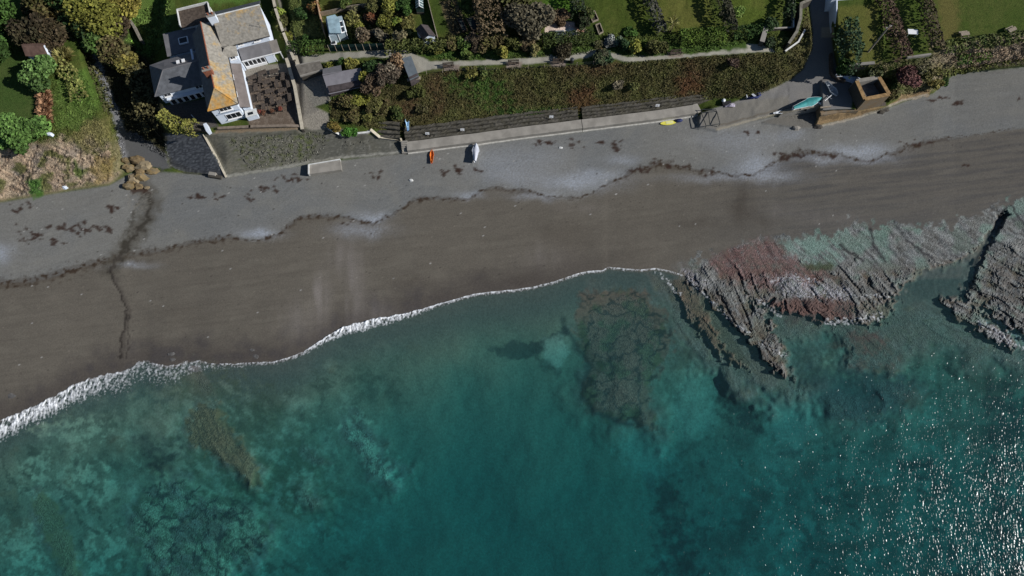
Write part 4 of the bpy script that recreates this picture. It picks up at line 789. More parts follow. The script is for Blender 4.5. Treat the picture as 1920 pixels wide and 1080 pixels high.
m = MB(); m.box(I3(9.85, 9.5, 10.5), (6.9, .12, .18), IR); m.box(I3(8.3, 9.72, 8.25), (3.7, .2, .7), IR); m.build('fascia', M_frame, inn)
gp = MB().box(I3(8.3, 9.86, 9.5), (3.6, .04, 1.9), IR).build('glazing', M_glass, inn)
m = MB()
for k in range(6): m.box(I3(6.5+k*.72, 9.78, 9.45), (.12, .1, 2.0), IR)
m.box(I3(8.3, 9.77, 9.95), (3.7, .09, .08), IR); sub(gp, m, 'glazing_bar', M_frame)
block(10.3, 11.7, 9.7, 11.3, 7.6, 10.45, 'porch_wall', M_white, .02)
for s_i in (11.9, 13.1): MB().box(I3(s_i, 9.7, 9.2), (.12, .12, 2.6), IR).build('porch_post', M_frame, inn)
def window(s, t, z, w_, h_, panes, axis=0, sill=True):
    """window in a wall facing the sea (axis 0) or east (axis 1): frame part with panes, bars and sill under it"""
    rz = IR+(math.pi/2 if axis else 0); n_ = I3(0, -1, 0)-I3(0, 0, 0) if axis == 0 else I3(1, 0, 0)-I3(0, 0, 0); c = I3(s, t, z)
    f = MB().box(c, (w_+.16, .1, h_+.16), rz).build('window', M_frame, inn)
    g = MB()
    e = (I3(1, 0, 0)-I3(0, 0, 0)) if axis == 0 else (I3(0, 1, 0)-I3(0, 0, 0)); pw = w_/panes
    for k in range(panes): g.box(c+e*((k+.5)*pw-w_/2)+n_*.055, (pw-.1, .02, h_-.06), rz)
    sub(f, g, 'pane', M_glass)
    if sill: sub(f, MB().box(c-Vector((0, 0, h_/2+.13))+n_*.1, (w_+.3, .25, .09), rz), 'sill', M_frame)
window(2.5, .22, 12.1, 1.9, .9, 3); window(3.0, .22, 9.7, 2.4, 1.35, 3)
m = MB()
for s_i in (1.05, 4.05): m.box(I3(s_i, .16, 11.0), (.7, .12, .12), IR)
m.box(I3(2.5, .17, 11.05), (1.9, .05, .28), IR); m.build('name_board', mat('faded_lettering', (.30, .36, .45), .7, .2, 8), inn)
window(-7.0, 7.0, 10.3, 1.1, .8, 2); window(-1.6, 7.0, 10.3, 1.1, .8, 2)
bay = block(-7.4, -.6, 6.45, 7.0, 6.9, 9.5, 'bay_window_wall', M_white, .02)
MB().slab([I3(-7.5, 7.0, 9.62), I3(-7.5, 6.4, 9.55), I3(-.5, 6.4, 9.55), I3(-.5, 7.0, 9.62)], .06).build('bay_window_roof', M_white, inn)
for k in range(6): window(-6.7+k*1.08, 6.45, 8.7, .8, 1.35, 1, 0, False)
window(7.3, 11.42, 12.7, .8, .7, 2); window(10.1, 11.42, 12.7, .9, .8, 2); window(5.5, 9.42, 12.3, .8, .7, 2)
for s_i, t_i in ((4.62, 2.6), (4.62, 6.0)): window(s_i, t_i, 12.2, .8, .7, 1, 1)
for s_i, t_i, z_i, mm in ((2.1, 5.1, 16.2, M_brick), (4.6, 14.9, 16.4, M_white)):
    ch = MB().box(I3(s_i, t_i, z_i-.6), (1.3, .7, 2.2), IR).build('chimney', mm, inn)
    for k in (-.35, .35): sub(ch, MB().tube([I3(s_i+k, t_i, z_i+.45), I3(s_i+k, t_i, z_i+1.0)], .14, 8), 'chimney_pot', M_brick)
    sub(ch, MB().box(I3(s_i, t_i, z_i+.52), (1.45, .85, .1), IR), 'chimney_cap', M_concr)
block(-5.6, -.2, 14.2, 18.6, 7.2, 10.6, 'rear_wall', M_white, .1)
MB().slab([I3(-5.7, 18.7, 10.8), I3(-5.7, 14.1, 10.7), I3(-.1, 14.1, 10.7), I3(-.1, 18.7, 10.8)], .15).build('rear_flat_roof', M_grey, inn)
sk = MB().box(I3(-2.4, 16.2, 10.95), (1.6, 1.3, .3), IR).build('skylight', M_frame, inn); sub(sk, MB().box(I3(-2.4, 16.2, 11.12), (1.3, 1.0, .03), IR), 'pane', M_glass)
block(-2.2, 3.2, 18.4, 22.0, 7.2, 11.3, 'roof_terrace_wall', M_dwhite, .05)
MB().slab([I3(-2.3, 22.1, 11.5), I3(-2.3, 18.3, 11.5), I3(3.3, 18.3, 11.5), I3(3.3, 22.1, 11.5)], .12).build('roof_terrace', M_brown, inn)
m = MB()
for a, b in (((-2.2, 18.4), (-2.2, 22)), ((-2.2, 22), (3.2, 22)), ((3.2, 18.6), (3.2, 22))): m.wall(I3(*a, 0), I3(*b, 0), 11.5, 12.0, .12)
m.build('roof_terrace_parapet', M_dwhite, inn)
m = MB(); m.tube([I3(-.15, -.18, 13.0), I3(4.95, -.18, 13.0)], .07, 6); m.tube([I3(5.02, -.1, 13.0), I3(5.02, 9.2, 13.0)], .07, 6); m.tube([I3(6.6, 10.8, 13.38), I3(12.6, 10.8, 13.38)], .07, 6); m.build('gutter', M_black, inn)
m = MB(); m.tube([I3(11.5, 12.4, 14.1), I3(11.5, 12.4, 15.6)], .03, 5); m.tube([I3(11.2, 12.4, 15.4), I3(11.8, 12.4, 15.4)], .02, 5); m.tube([I3(11.2, 12.3, 15.1), I3(11.8, 12.3, 15.1)], .02, 5); m.build('aerial', M_steel, inn)
kb = thing('kitchen_block', 'small white flat topped box porch beside the inn front wall', 'porch', I3(5.4, .1, 8)); 
MB().prism([I3(4.85, -.5, 0), I3(6.7, -.5, 0), I3(6.7, .6, 0), I3(4.85, .6, 0)], 7.6, 9.3).build('wall', M_white, kb); MB().box(I3(5.8, .05, 9.36), (2.0, 1.25, .1), IR).build('roof', M_dwhite, kb); MB().box(I3(5.7, -.05, 9.42), (.9, .5, .05), IR).build('skylight', M_glass, kb)

# ------------------------------------------------------------------ walls round the inn
def pxwall(name, label, pts, z0, z1, th, m, cap=None, cat='wall', group=None):
    """wall along photo pixels: pts are (px, py) of its foot; z0/z1 heights relative to the ground there"""
    t = thing(name, label, cat, G(*pts[0]), group); mb = MB(); cb = MB(); w_ = [G(*p) for p in pts]
    for a, b in zip(w_[:-1], w_[1:]):
        zl = min(a.z, b.z); d = (b-a).normalized()*th*.45
        for s_, e_ in ((a-d, b+d),):
            n_ = Vector((-d.y, d.x, 0)).normalized()*th/2
            pts_ = [s_+n_, e_+n_, e_-n_, s_-n_]; zz = [a.z, b.z, b.z, a.z]
            mb.add([(p.x, p.y, z+z0) for p, z in zip(pts_, zz)]+[(p.x, p.y, z+z1) for p, z in zip(pts_, zz)], [(0, 1, 2, 3), (7, 6, 5, 4), (4, 5, 1, 0), (5, 6, 2, 1), (6, 7, 3, 2), (7, 4, 0, 3)])
            if cap:
                k = 1.35; pts_ = [s_+n_*k, e_+n_*k, e_-n_*k, s_-n_*k]
                cb.add([(p.x, p.y, z+z1+.003) for p, z in zip(pts_, zz)]+[(p.x, p.y, z+z1+.07) for p, z in zip(pts_, zz)], [(0, 1, 2, 3), (7, 6, 5, 4), (4, 5, 1, 0), (5, 6, 2, 1), (6, 7, 3, 2), (7, 4, 0, 3)])
    mb.build('wall_body', m, t)
    if cap: cb.build('coping', cap, t)
    return t
M_cope = mat('pale_coping', (.46, .41, .32), .85, .16, 2, .2); M_table = mat('table_timber', (.085, .068, .056), .85, .35, 3, .15, .2)
pxwall('terrace_wall', 'cream topped wall along the right side of the inn terrace', [(541, 117), (556, 168), (563, 208), (570, 246)], -.6, 1.0, .42, M_stone, M_cope)
pxwall('alley_wall', 'long stone wall bounding the shaded alley beside the inn', [(507, -40), (521, 25), (536, 70), (548, 100), (556, 120)], -.6, 1.5, .35, M_stone, M_cope)
pxwall('garden_edge_wall', 'low stone wall where the footpath meets the alley', [(548, 92), (556, 108), (561, 126)], -.5, .8, .5, M_stone, M_cope)
pxwall('crest_wall', 'low brown wall along the crest of the weedy sea wall', [(412, 243), (470, 240), (540, 238), (566, 239)], -.6, .5, .35, mat('brown_wall', (.17, .14, .11), .9, .3, 2, .1, .4), mat('brown_coping', (.20, .16, .125), .9, .2, 2))
pxwall('yard_gatepost', 'short white gate pier at the corner of the shaded yard', [(390, 240), (394, 249)], -.5, 1.2, .55, M_white, None, 'gate pier')
pxwall('yard_wall', 'low wall under the ivy along the shaded yard', [(316, 228), (345, 243), (388, 247)], -.8, .6, .35, M_stone, None)
pxwall('yard_divider', 'thin pale railing wall standing in the shaded yard', [(362, 219), (368, 226)], -.2, .7, .1, M_dwhite, None)
pxwall('corner_coping', 'pale stone edging down the corner of the sloping sea wall', [(382, 252), (403, 290), (424, 331)], -.3, .08, .34, M_cope, None, 'edging')
pxwall('old_garden_wall', 'ruined stone wall among the shrubs behind the inn', [(244, 38), (256, 55), (270, 82)], -.4, 1.3, .4, mat('grey_garden_stone', (.22, .20, .165), .9, .3, 2, .1, .4), None)
# picnic tables on the terrace
def picnic(label, loc, rz, m):
    t = thing('picnic_table', label, 'picnic table', loc, 'picnic tables on the inn terrace', rz, True)
    b = MB()
    for k in range(5): b.box((0, -.26+k*.13, .74), (1.5, .11, .05))
    b.build('tabletop', m, t)
    for s_ in (-1, 1): MB().box((0, s_*.62, .44), (1.5, .22, .05)).build('seat', m, t)
    for s_ in (-.6, .6):
        b = MB(); b.box((s_, 0, .41), (.08, 1.3, .09)); b.tube([(s_, -.62, 0), (s_, -.22, .72)], .05, 4); b.tube([(s_, .62, 0), (s_, .22, .72)], .05, 4); b.box((s_, 0, .69), (.07, .7, .07)); b.build('leg_frame', m, t)
    return t
TB = [(7.2, 7.2, .1), (9.0, 7.6, .15), (11.0, 7.3, -.1), (12.3, 6.0, 1.4), (7.4, 5.2, 1.5), (9.4, 5.6, .1), (11.0, 4.9, 1.6), (7.6, 3.2, 1.5), (9.5, 3.7, 0), (9.6, 1.9, 1.55), (11.7, 3.2, .1), (12.6, 1.6, 1.5), (7.9, 1.0, 1.5), (11.0, 1.0, .1), (12.9, 4.3, 1.5), (8.4, 6.5, 1.3)]
TL = ['brown picnic table nearest the glazed room on the left', 'brown picnic table in front of the middle of the glazed room', 'brown picnic table in front of the white porch wall', 'brown picnic table beside the upper terrace wall', 'brown picnic table beside the brown lean-to roof', 'brown picnic table in the middle of the terrace', 'brown picnic table right of the terrace centre set end on', 'brown picnic table below the lean-to, second from the sea', 'brown picnic table just seaward of the terrace centre', 'brown picnic table set end on near the seaward edge centre', 'brown picnic table near the right wall, seaward half', 'brown picnic table in the seaward right corner of the terrace', 'brown picnic table beside the small box porch', 'brown picnic table along the seaward edge of the terrace', 'brown picnic table against the middle of the right wall', 'brown picnic table turned askew near the glazed room']
first = None
for (s_i, t_i, a), lab in zip(TB, TL):
    if first is None: first = picnic(lab, I3(s_i, t_i, 8.02), IR+a, M_table)
    else: dup(first, I3(s_i, t_i, 8.02), IR+a, lab)
for (s_i, t_i), lab in zip(((7.6, .1), (9.2, -.1), (10.6, -.05), (6.9, .4)), ('dry brown shrub in the planter row left end', 'dry brown shrub in the middle of the planter row', 'reddish shrub in the planter row at the right', 'reddish flowering shrub beside the box porch')):
    b = I3(s_i, t_i, 8); t = thing('planter_shrub', lab, 'shrub', b, 'shrubs along the terrace edge'); p, k, nk, q = crown_points(b+Vector((0, 0, .2)), .55, .9, 140, 5, int(s_i*10))
    leaves('crown', p, .16, shade_cols(lc(84, 58, 44), k, nk, q, 140, .3, lc(120, 60, 50) if 'red' in lab else None), t)
    MB().prism([b+Vector((-.4, -.3, 0)), b+Vector((.4, -.3, 0)), b+Vector((.4, .3, 0)), b+Vector((-.4, .3, 0))], 7.9, 8.4).build('planter', M_brown, t)

# ------------------------------------------------------------------ sea wall, stepped stone bank, steps
def sweep(name, pts, prof, m, parent=None, smooth=False):
    """sweep a profile of (inland offset m, height above the toe m) along photo-pixel points on the beach"""
    w_ = [Vector(P(x, y, 3.15)) for x, y in pts]; mb = MB(); n = len(prof)
    for i, p in enumerate(w_):
        d = (w_[min(i+1, len(w_)-1)]-w_[max(i-1, 0)]).normalized(); nn = Vector((-d.y, d.x, 0))
        if nn.y < 0: nn = -nn
        for o_, h_ in prof: mb.v.append(tuple(p+nn*o_+Vector((0, 0, h_))))
    for i in range(len(w_)-1):
        for k in range(n-1): a = i*n+k; mb.f.append((a, a+n, a+n+1, a+1))
    for i in (0, len(w_)-1): mb.f.append(tuple(i*n+k for k in range(n)))
    return mb.build(name, m, parent, smooth)
SW = [(765, 287), (830, 278.5), (900, 270), (980, 259), (1060, 249), (1091, 245)]
SW2 = [(1092, 245), (1160, 237), (1240, 226.5), (1300, 217.5), (1312, 213)]
for pts, lab in ((SW, 'pale concrete sea wall behind the red kayak and grey dinghy'), (SW2, 'pale concrete sea wall behind the yellow paddle board')):
    t = thing('sea_wall', lab, 'sea wall', G(*pts[0]), 'concrete sea walls at the head of the beach')
    q = []
    for (a, b) in zip(pts[:-1], pts[1:]):
        for k in range(4): q.append((a[0]+(b[0]-a[0])*k/4, a[1]+(b[1]-a[1])*k/4+rnd.uniform(-.25, .25)))
    q.append(pts[-1])
    sweep('wall_body', q, [(-.1, -.8), (0, .95), (.1, 1.0), (1.55, 1.25), (1.6, -.3)], M_concr, t); sweep('foot', q, [(-.3, -.8), (-.26, .12), (-.02, .2), (-.01, -.5)], mat('pale_foot', (.40, .385, .35), .9, .2, 2, .1, .3), t)
def rubble_bank(name, label, pts, rows, off0, h0, rise, run, m, group=None, seed=3):
    """weathered stone courses stepping up the foot of the bank, each course one uneven sweep"""
    r = random.Random(seed); t = thing(name, label, 'stone bank', G(*pts[0]), group); w_ = [Vector(P(x, y, 3.15)) for x, y in pts]; ln = []
    for a, b in zip(w_[:-1], w_[1:]):
        n = max(2, int((b-a).length/.35)); d = (b-a).normalized(); ln += [((a*(1-k/n)+b*k/n), Vector((-d.y, d.x, 0))) for k in range(n)]
    for row in range(rows):
        mb = MB(); n = 6
        for i, (p, nn) in enumerate(ln):
            j = lambda a: r.uniform(-a, a)
            lo = row*run+off0+.14*float(noise(i/7.0, row*9.1, seed)); hh = h0+row*rise+.12*float(noise(i/5.0, row*5.3, seed+1))
            for o_, z_ in ((lo, hh-1.2), (lo+.02, hh-.12), (lo+.1+j(.06), hh+j(.05)), (lo+run*.45+j(.06), hh+.03+j(.07)), (lo+run*.85+j(.06), hh+j(.06)), (lo+run*1.2, hh-.3)): mb.v.append(tuple(p+nn*o_+Vector((0, 0, z_))))
        for i in range(len(ln)-1):
            for k in range(n-1): a = i*n+k; mb.f.append((a, a+n, a+n+1, a+1))
        mb.build('stone_course', m, t)
    return t
M_course = mat('weathered_course', (.15, .138, .118), .95, .4, 1.1, .1, .8, 0, (.072, .066, .05))
rubble_bank('stone_bank', 'dark stepped stone bank behind the left stretch of concrete sea wall', [(764, 287), (900, 270), (1000, 256), (1090, 245)], 4, 1.65, 1.4, .3, .56, M_course)
rubble_bank('stone_bank', 'dark stepped stone bank behind the right stretch of concrete sea wall', [(1094, 245), (1240, 226.5), (1312, 215), (1376, 203)], 4, 1.65, 1.38, .28, .5, M_course, None, 5)
rubble_bank('stone_bank', 'brown stone rows below the scrub left of the beach steps', [(684, 266), (757, 270)], 4, 0, 2.1, .5, .62, M_course, None, 9)
t = thing('concrete_ramp', 'flat concrete landing slab jutting from the sloping sea wall onto the beach', 'concrete slab', G(578, 326))
c4 = [(577, 327), (640, 318), (637, 297), (578, 308)]; b = MB(); b.slab([Vector(P(x, y, 3.75)) for x, y in c4], 1.0); b.build('slab', M_concr, t)
b = MB(); b.wall(Vector(P(579, 327, 3.8)), Vector(P(579, 309, 3.8)), 3.2, 4.0, .2); b.wall(Vector(P(579, 309, 3.8)), Vector(P(638, 299, 3.8)), 3.2, 3.95, .16); b.build('kerb', M_dwhite, t)
t = thing('drain_outfall', 'dark pipe outfall at the foot of the sloping sea wall corner', 'outfall', G(400, 331)); b = MB(); b.tube([Vector(P(392, 329, 3.3)), Vector(P(416, 333, 3.25))], .35, 8); b.build('pipe', M_stone, t); b = MB(); b.box(Vector(P(399, 327, 3.5)), (1.2, .6, .7), -.15); b.build('headwall', M_concr, t)
pxwall('bed_wall', 'low pale wall round the small bed of bright green plants', [(617, 243), (640, 255), (688, 250), (695, 247)], -.3, .35, .25, M_concr, M_dwhite)
pxwall('steps_parapet', 'angled concrete parapet beside the top of the beach steps', [(697, 246), (712, 259), (752, 264), (758, 285)], -.4, .5, .35, M_concr, M_cope)
st = thing('beach_steps', 'dark concrete steps down through the gap in the sea wall', 'steps', G(760, 280)); b = MB()
for k in range(7): b.box(Vector(P(760-k*.3, 286-k*3.2, 3.2+k*.2)), (1.1, .36, .5), .1)
b.build('treads', M_concr, st)
# ------------------------------------------------------------------ sheds, shelters and garden buildings
def gable(name, label, cat, foot, zg, h, rise, m_wall, m_roof, axis=0, over=.2, door=None):
    """small gabled building; foot = 4 photo pixels of its ground corners (sw, se, ne, nw); axis 0: ridge runs sw-se way, 1: the other way"""
    p = [Vector(P(x, y, zg)) for x, y in foot]; c = sum(p, Vector())/4
    t = thing(name, label, cat, c); up = Vector((0, 0, h))
    MB().prism(p, zg-.8, zg+h).build('wall', m_wall, t)
    a, b, c_, d = [q+up for q in p]; R_ = Vector((0, 0, rise))
    if axis: a, b, c_, d = b, c_, d, a
    m1, m2 = (a+d)/2+R_, (b+c_)/2+R_          # ridge ends
    g = MB(); g.poly([a, d, m1]); g.poly([b, m2, c_]); g.build('gable', m_wall, t)
    e = (m2-m1).normalized()*over; s1 = (a-m1)*(1+over/(a-m1).length)+m1; s2 = (b-m2)*(1+over/(b-m2).length)+m2; s3 = (c_-m2)*(1+over/(c_-m2).length)+m2; s4 = (d-m1)*(1+over/(d-m1).length)+m1
    k = Vector((0, 0, .06))
    r = MB(); r.slab([m1-e+k, s1-e+k, s2+e+k, m2+e+k], .07); r.slab([m2+e+k*1.05, s3+e+k, s4-e+k, m1-e+k*1.05], .07); ro = r.build('roof', m_roof, t)
    sub(ro, MB().tube([m1-e+k, m2+e+k], .06, 5), 'ridge_cap', m_roof)
    return t, p
M_rbrown = mat('russet_felt', (.15, .095, .075), .9, .25, 1.5, .1, .3)
M_dkroof_recess = mat('dark_felt_and_recess', (.075, .062, .062), .9, .25, 1.5, .1, .3)  # roof felt, also the painted shade of the long shed's open front
t, p = gable('garden_hut', 'white gabled garden hut with russet roof beside a round bush', 'hut', [(64, 116), (103, 119), (99, 93), (66, 93)], ground(85, 105), 2.0, 1.1, M_white, M_rbrown, 0)
c = (p[1]+p[2])/2+Vector((0, 0, 1.0)); d_ = (p[2]-p[1]); rz = math.atan2(d_.y, d_.x)
f = MB().box(c+Vector((.06, 0, .35)), (.75, .08, .95), rz).build('window', M_frame, t); sub(f, MB().box(c+Vector((.11, 0, .35)), (.6, .05, .8), rz), 'pane', M_glass)
t, p = gable('garden_shed', 'small shed with dark roof and white gable above the middle hedge', 'shed', [(796, 85), (817, 79), (804, 62), (784, 68)], ground(800, 76), 1.9, .7, M_white, M_dkroof_recess, 1)
c = (p[0]+p[1])/2+Vector((0, 0, 1.0)); d_ = p[1]-p[0]; rz = math.atan2(d_.y, d_.x); MB().box(c+Vector((.02, -.06, .3)), (.5, .06, .6), rz).build('window', M_glass, t)
# stone block and long shed beside the alley
def flatroof(name, label, cat, roof, zr, zg, m_wall, m_roof, tilt=0, th=.22):
    p = [Vector(P(x, y, zr)) for x, y in roof]; c = sum(p, Vector())/4; t = thing(name, label, cat, Vector((c.x, c.y, zg)))
    q = [c+(v-c)*.94 for v in p]; MB().prism(q, zg-.8, zr-th-.02).build('wall', m_wall, t)
    if tilt: p = [v+Vector((0, 0, tilt*(1 if i > 1 else -1)*.5)) for i, v in enumerate(p)]
    MB().slab(p, th).build('roof', m_roof, t); return t, p
t, p = flatroof('stone_store', 'low stone store with flat grey roof at the top of the alley', 'store', [(563, 143), (606, 131), (600, 114), (554, 123)], 10.4, 8.2, M_stone, mat('gritty_roof', (.15, .135, .115), .95, .3, 1.6, .1, .4), 0)
MB().wall(p[0], p[1], 10.2, 10.55, .2).build('parapet', M_concr, t); MB().wall(p[2], p[3], 10.2, 10.5, .2).build('parapet', M_concr, t)
M_shroof = mat('grey_sheet_roof', (.19, .18, .195), .8, .12, .9, .2, .15)
t, p = flatroof('long_shed', 'long shed with pale grey pitched sheet roof beside the alley', 'shed', [(615, 173), (684, 158), (678, 131), (606, 143)], 10.9, 8.6, M_dkroof_recess, M_shroof, 1.2, .1)  # near-black walls paint the shaded recess under the roof
MB().slab([Vector(P(605, 142, 11.5)), Vector(P(641, 134, 11.5)), Vector(P(639, 122, 10.9)), Vector(P(605, 129, 10.9))], .1).build('rear_roof', M_grey, t)
for k in range(5):
    a = p[0]+(p[1]-p[0])*(.06+k*.22); MB().box((a.x, a.y+.3, 9.4), (.14, .14, 1.8)).build('post', M_pale, t)
t, p = flatroof('path_shelter', 'dark shelter with blue grey sloping roof beside the coast path', 'shelter', [(768, 149), (785, 141), (771, 106), (753, 111)], 12.7, 11.2, M_dkroof_recess, mat('blue_grey_roof', (.115, .135, .15), .6, .14, 1.2, .3, .1), .4, .12)
MB().box(Vector(P(776, 148, 11.6)), (2.3, .5, .12), .2).build('seat', M_pale, t)
# summer house with pale blue roof and white glazed front
zg = ground(635, 70); t = thing('summer_house', 'pale blue roofed summer house with white glazed front in the left garden', 'summer house', G(634, 66))
q = [Vector(P(x, y, zg)) for x, y in ((623, 82), (654, 74), (646, 44), (616, 50))]; MB().prism(q, zg-.6, zg+2.1).build('wall', mat('blue_board', (.34, .42, .46), .7, .15, 3, .2), t)
rq = [Vector(P(x, y, zg+2.6)) for x, y in ((618, 62), (640, 62), (636, 36), (628, 27), (612, 31))]
MB().slab(rq, .12).build('roof', mat('pale_blue_roof', (.30, .42, .47), .5, .25, 1.0, .35), t)
f = MB().slab([Vector(P(640, 62, zg+2.5)), Vector(P(650, 59, zg+1.9)), Vector(P(644, 38, zg+1.9)), Vector(P(635, 40, zg+2.5))], .1).build('glazed_front', M_frame, t)
for y0, y1 in ((.06, .46), (.54, .94)):
    A, B, C_, D = [Vector(v)+Vector((0, 0, .02)) for v in (P(640, 62, zg+2.5), P(650, 59, zg+1.9), P(644, 38, zg+1.9), P(635, 40, zg+2.5))]
    l = lambda u, v: (A*(1-u)+B*u)*(1-v)+(D*(1-u)+C_*u)*v
    sub(f, MB().slab([l(.15, y0), l(.85, y0), l(.85, y1), l(.15, y1)], .02), 'pane', M_glass)
b = MB()
for k in (.0, .5, 1): b.tube([q[0]*(1-k)+q[1]*k+Vector((0, -.05, 0)), q[0]*(1-k)+q[1]*k+Vector((0, -.05, 2.2))], .06, 6)
b.build('corner_post', M_frame, t)
t = thing('cold_frame', 'white edged glass cold frame below the summer house', 'cold frame', G(625, 82)); A = [Vector(P(x, y, ground(625, 82)+.7)) for x, y in ((621, 86), (631, 84), (628, 66), (619, 67))]; MB().prism(A, ground(625, 82)-.4, ground(625, 82)+.66).build('frame', M_frame, t)
c = sum(A, Vector())/4; MB().slab([c+(v-c)*.72+Vector((0, 0, .03)) for v in A], .03).build('pane', M_glass, t); MB().box(Vector(P(626, 85, ground(625, 84)+.35)), (1.1, .12, .5), .2).build('front_board', M_pale, t)
t = thing('greenhouse', 'narrow glass greenhouse with pale ribs at the top of the centre gardens', 'greenhouse', G(787, 22)); z0 = ground(787, 20)
q = [Vector(P(x, y, z0)) for x, y in ((782, 27), (796, 27), (794, -12), (780, -12))]; MB().prism(q, z0-.5, z0+.5).build('base_wall', M_stone, t)
MB().prism([sum(q, Vector())/4+(v-sum(q, Vector())/4)*.97 for v in q], z0+.5, z0+1.7).build('glazing', mat('green_glass', (.05, .09, .085), .15, .2, 1, .5), t)
b = MB()
for k in range(9):
    a = q[0]*(1-k/8)+q[3]*k/8; c = q[1]*(1-k/8)+q[2]*k/8; b.tube([a+Vector((0, 0, 1.72)), (a+c)/2+Vector((0, 0, 2.3)), c+Vector((0, 0, 1.72))], .05, 4)
b.tube([(q[0]+q[1])/2+Vector((0, 0, 2.3)), (q[2]+q[3])/2+Vector((0, 0, 2.3))], .06, 4); b.build('glazing_bar', M_frame, t)
c1, c2 = (q[0]+q[1])/2+Vector((0, 0, 2.27)), (q[2]+q[3])/2+Vector((0, 0, 2.27)); b = MB(); b.slab([c1, q[0]+Vector((0, 0, 1.7)), q[3]+Vector((0, 0, 1.7)), c2], .03); b.slab([c2, q[2]+Vector((0, 0, 1.7)), q[1]+Vector((0, 0, 1.7)), c1], .03); b.build('roof_glass', mat('roof_glass', (.10, .15, .15), .2, .3, 2, .5), t)
# patio, tank, frames, raised beds
t = thing('oil_tank', 'blue grey lidded box standing on the pale patio', 'tank', G(1050, 64)); zt = ground(1050, 62); q = [Vector(P(x, y, zt+1.3)) for x, y in ((1042, 66), (1058, 67), (1057, 57), (1041, 58))]
MB().prism(q, zt-.3, zt+1.25).build('body', mat('tank_grey', (.10, .12, .14), .6, .15, 2, .3), t); MB().slab([v+Vector((0, 0, .08)) for v in q], .1).build('lid', mat('tank_lid', (.17, .19, .22), .5, .12, 2, .3), t)
t = thing('barbecue', 'small black covered barbecue beside the grey box on the patio', 'barbecue', G(1035, 66)); b = MB(); b.box(G(1035, 66)+Vector((0, 0, .65)), (1.2, .6, .5), .1); b.build('hood', M_black, t); b = MB()
for dx in (-.45, .45):
    for dy in (-.2, .2): b.tube([G(1035, 66)+Vector((dx, dy, 0)), G(1035, 66)+Vector((dx, dy, .45))], .03, 4)
b.build('leg', M_steel, t)
def raised_bed(label, pts):
    t = thing('raised_bed', label, 'raised bed', G(*pts[0]), 'raised beds on the lawn'); q = [Vector(P(x, y, ground(*pts[0])+.35)) for x, y in pts]
    for a, b in zip(q, q[1:]+q[:1]): MB().wall(a, b, a.z-.6, a.z, .14).build('plank', M_pale, t)
    MB().slab([v-Vector((0, 0, .22)) for v in q], .15).build('soil', M_soilb, t)
raised_bed('upper wooden raised bed on the lawn right of the patio', [(1111, 40), (1122, 36), (1115, 20), (1105, 23)]); raised_bed('lower wooden raised bed on the lawn right of the patio', [(1123, 63), (1131, 59), (1125, 43), (1117, 46)])
for lab, pts in (('dark cloche frame on the plot, left of two', [(868, 58), (875, 55), (865, 34), (858, 36)]), ('dark cloche frame with boards on the plot, right of two', [(886, 56), (897, 53), (888, 31), (874, 34)])):
    t = thing('cloche_frame', lab, 'cloche', G(*pts[0]), 'cloche frames on the vegetable plot'); zc = ground(*pts[0])+.6; q = [Vector(P(x, y, zc)) for x, y in pts]
    for a, b in zip(q, q[1:]+q[:1]): MB().wall(a, b, zc-.9, zc, .1).build('board', M_brown, t)
    MB().slab([v-Vector((0, 0, .1)) for v in q], .05).build('netting', mat('dark_net', (.025, .035, .035), .9, .3, 3, .1), t)
# white cottage edge and retaining wall beside the road
t = thing('white_retaining_wall', 'tapering white painted wall between the shaded road and the garden', 'wall', G(1556, 50)); tp = [Vector(P(x, y, z_)) for x, y, z_ in ((1566, 50, 10.4), (1567, 24, 11.6), (1567, -30, 13.2))]
b = MB(); nn = Vector((.22, 0, 0))
for i in range(2):
    a, c = tp[i], tp[i+1]; lo = lambda v: Vector((v.x, v.y, 7.5)); b.add([lo(a), lo(c), c, a, lo(a)+nn, lo(c)+nn, c+nn, a+nn], [(0, 1, 2, 3), (7, 6, 5, 4), (3, 2, 6, 7)]+([(0, 3, 7, 4)] if i == 0 else []))
b.build('wall_body', mat('shaded_white_paint', (.62, .66, .72), .7, .06, 1), t); b = MB(); b.tube([v+Vector((.11, 0, .08)) for v in tp], .17, 6); b.build('coping', M_white, t)  # blue tint puts shade on this white wall, white coping its lit top
t = thing('white_cottage', 'white cottage wall just entering at the top edge beside the road', 'cottage', G(1590, -14)); q = [Vector(P(x, y, 12.6)) for x, y in ((1560, 0), (1640, -6), (1640, -88), (1560, -80))]
MB().prism(q, 9, 15.8).build('wall', M_white, t); c1 = (q[0]+q[3])/2+Vector((0, 0, 5.4)); c2 = (q[1]+q[2])/2+Vector((0, 0, 5.4)); b = MB(); u = Vector((0, 0, 3.3)); b.slab([c1, q[0]+u, q[1]+u, c2], .12); b.slab([c2, q[2]+u, q[3]+u, c1], .12); b.build('roof', M_slate, t)
for k in (.25, .7): MB().box(q[0]*(1-k)+q[1]*k+Vector((0, -.04, 1.6)), (.9, .1, 1.1), -.05).build('window', M_glass, t)
pxwall('white_garden_wall', 'thin white topped wall at the foot of the right-hand lawn', [(1484, -30), (1484, 57)], -.4, .9, .16, M_concr, M_dwhite)
pxwall('garden_wall', 'low grey wall running left from the white topped wall', [(1432, 59), (1483, 57)], -.4, .8, .2, M_stone, M_concr)
pxwall('curved_wall', 'curved dark stone wall beside the path end and road bank', [(1512, 12), (1494, 20), (1493, 48), (1486, 72), (1472, 93)], -.4, 1.9, .35, M_stone, mat('mossy_coping', (.20, .185, .15), .9, .25, 2, .1), )
pxwall('bank_kerb', 'pale curved kerb along the outside of the path end', [(1508, 58), (1496, 80), (1472, 97)], -.3, .25, .2, M_concr, M_dwhite, 'kerb')
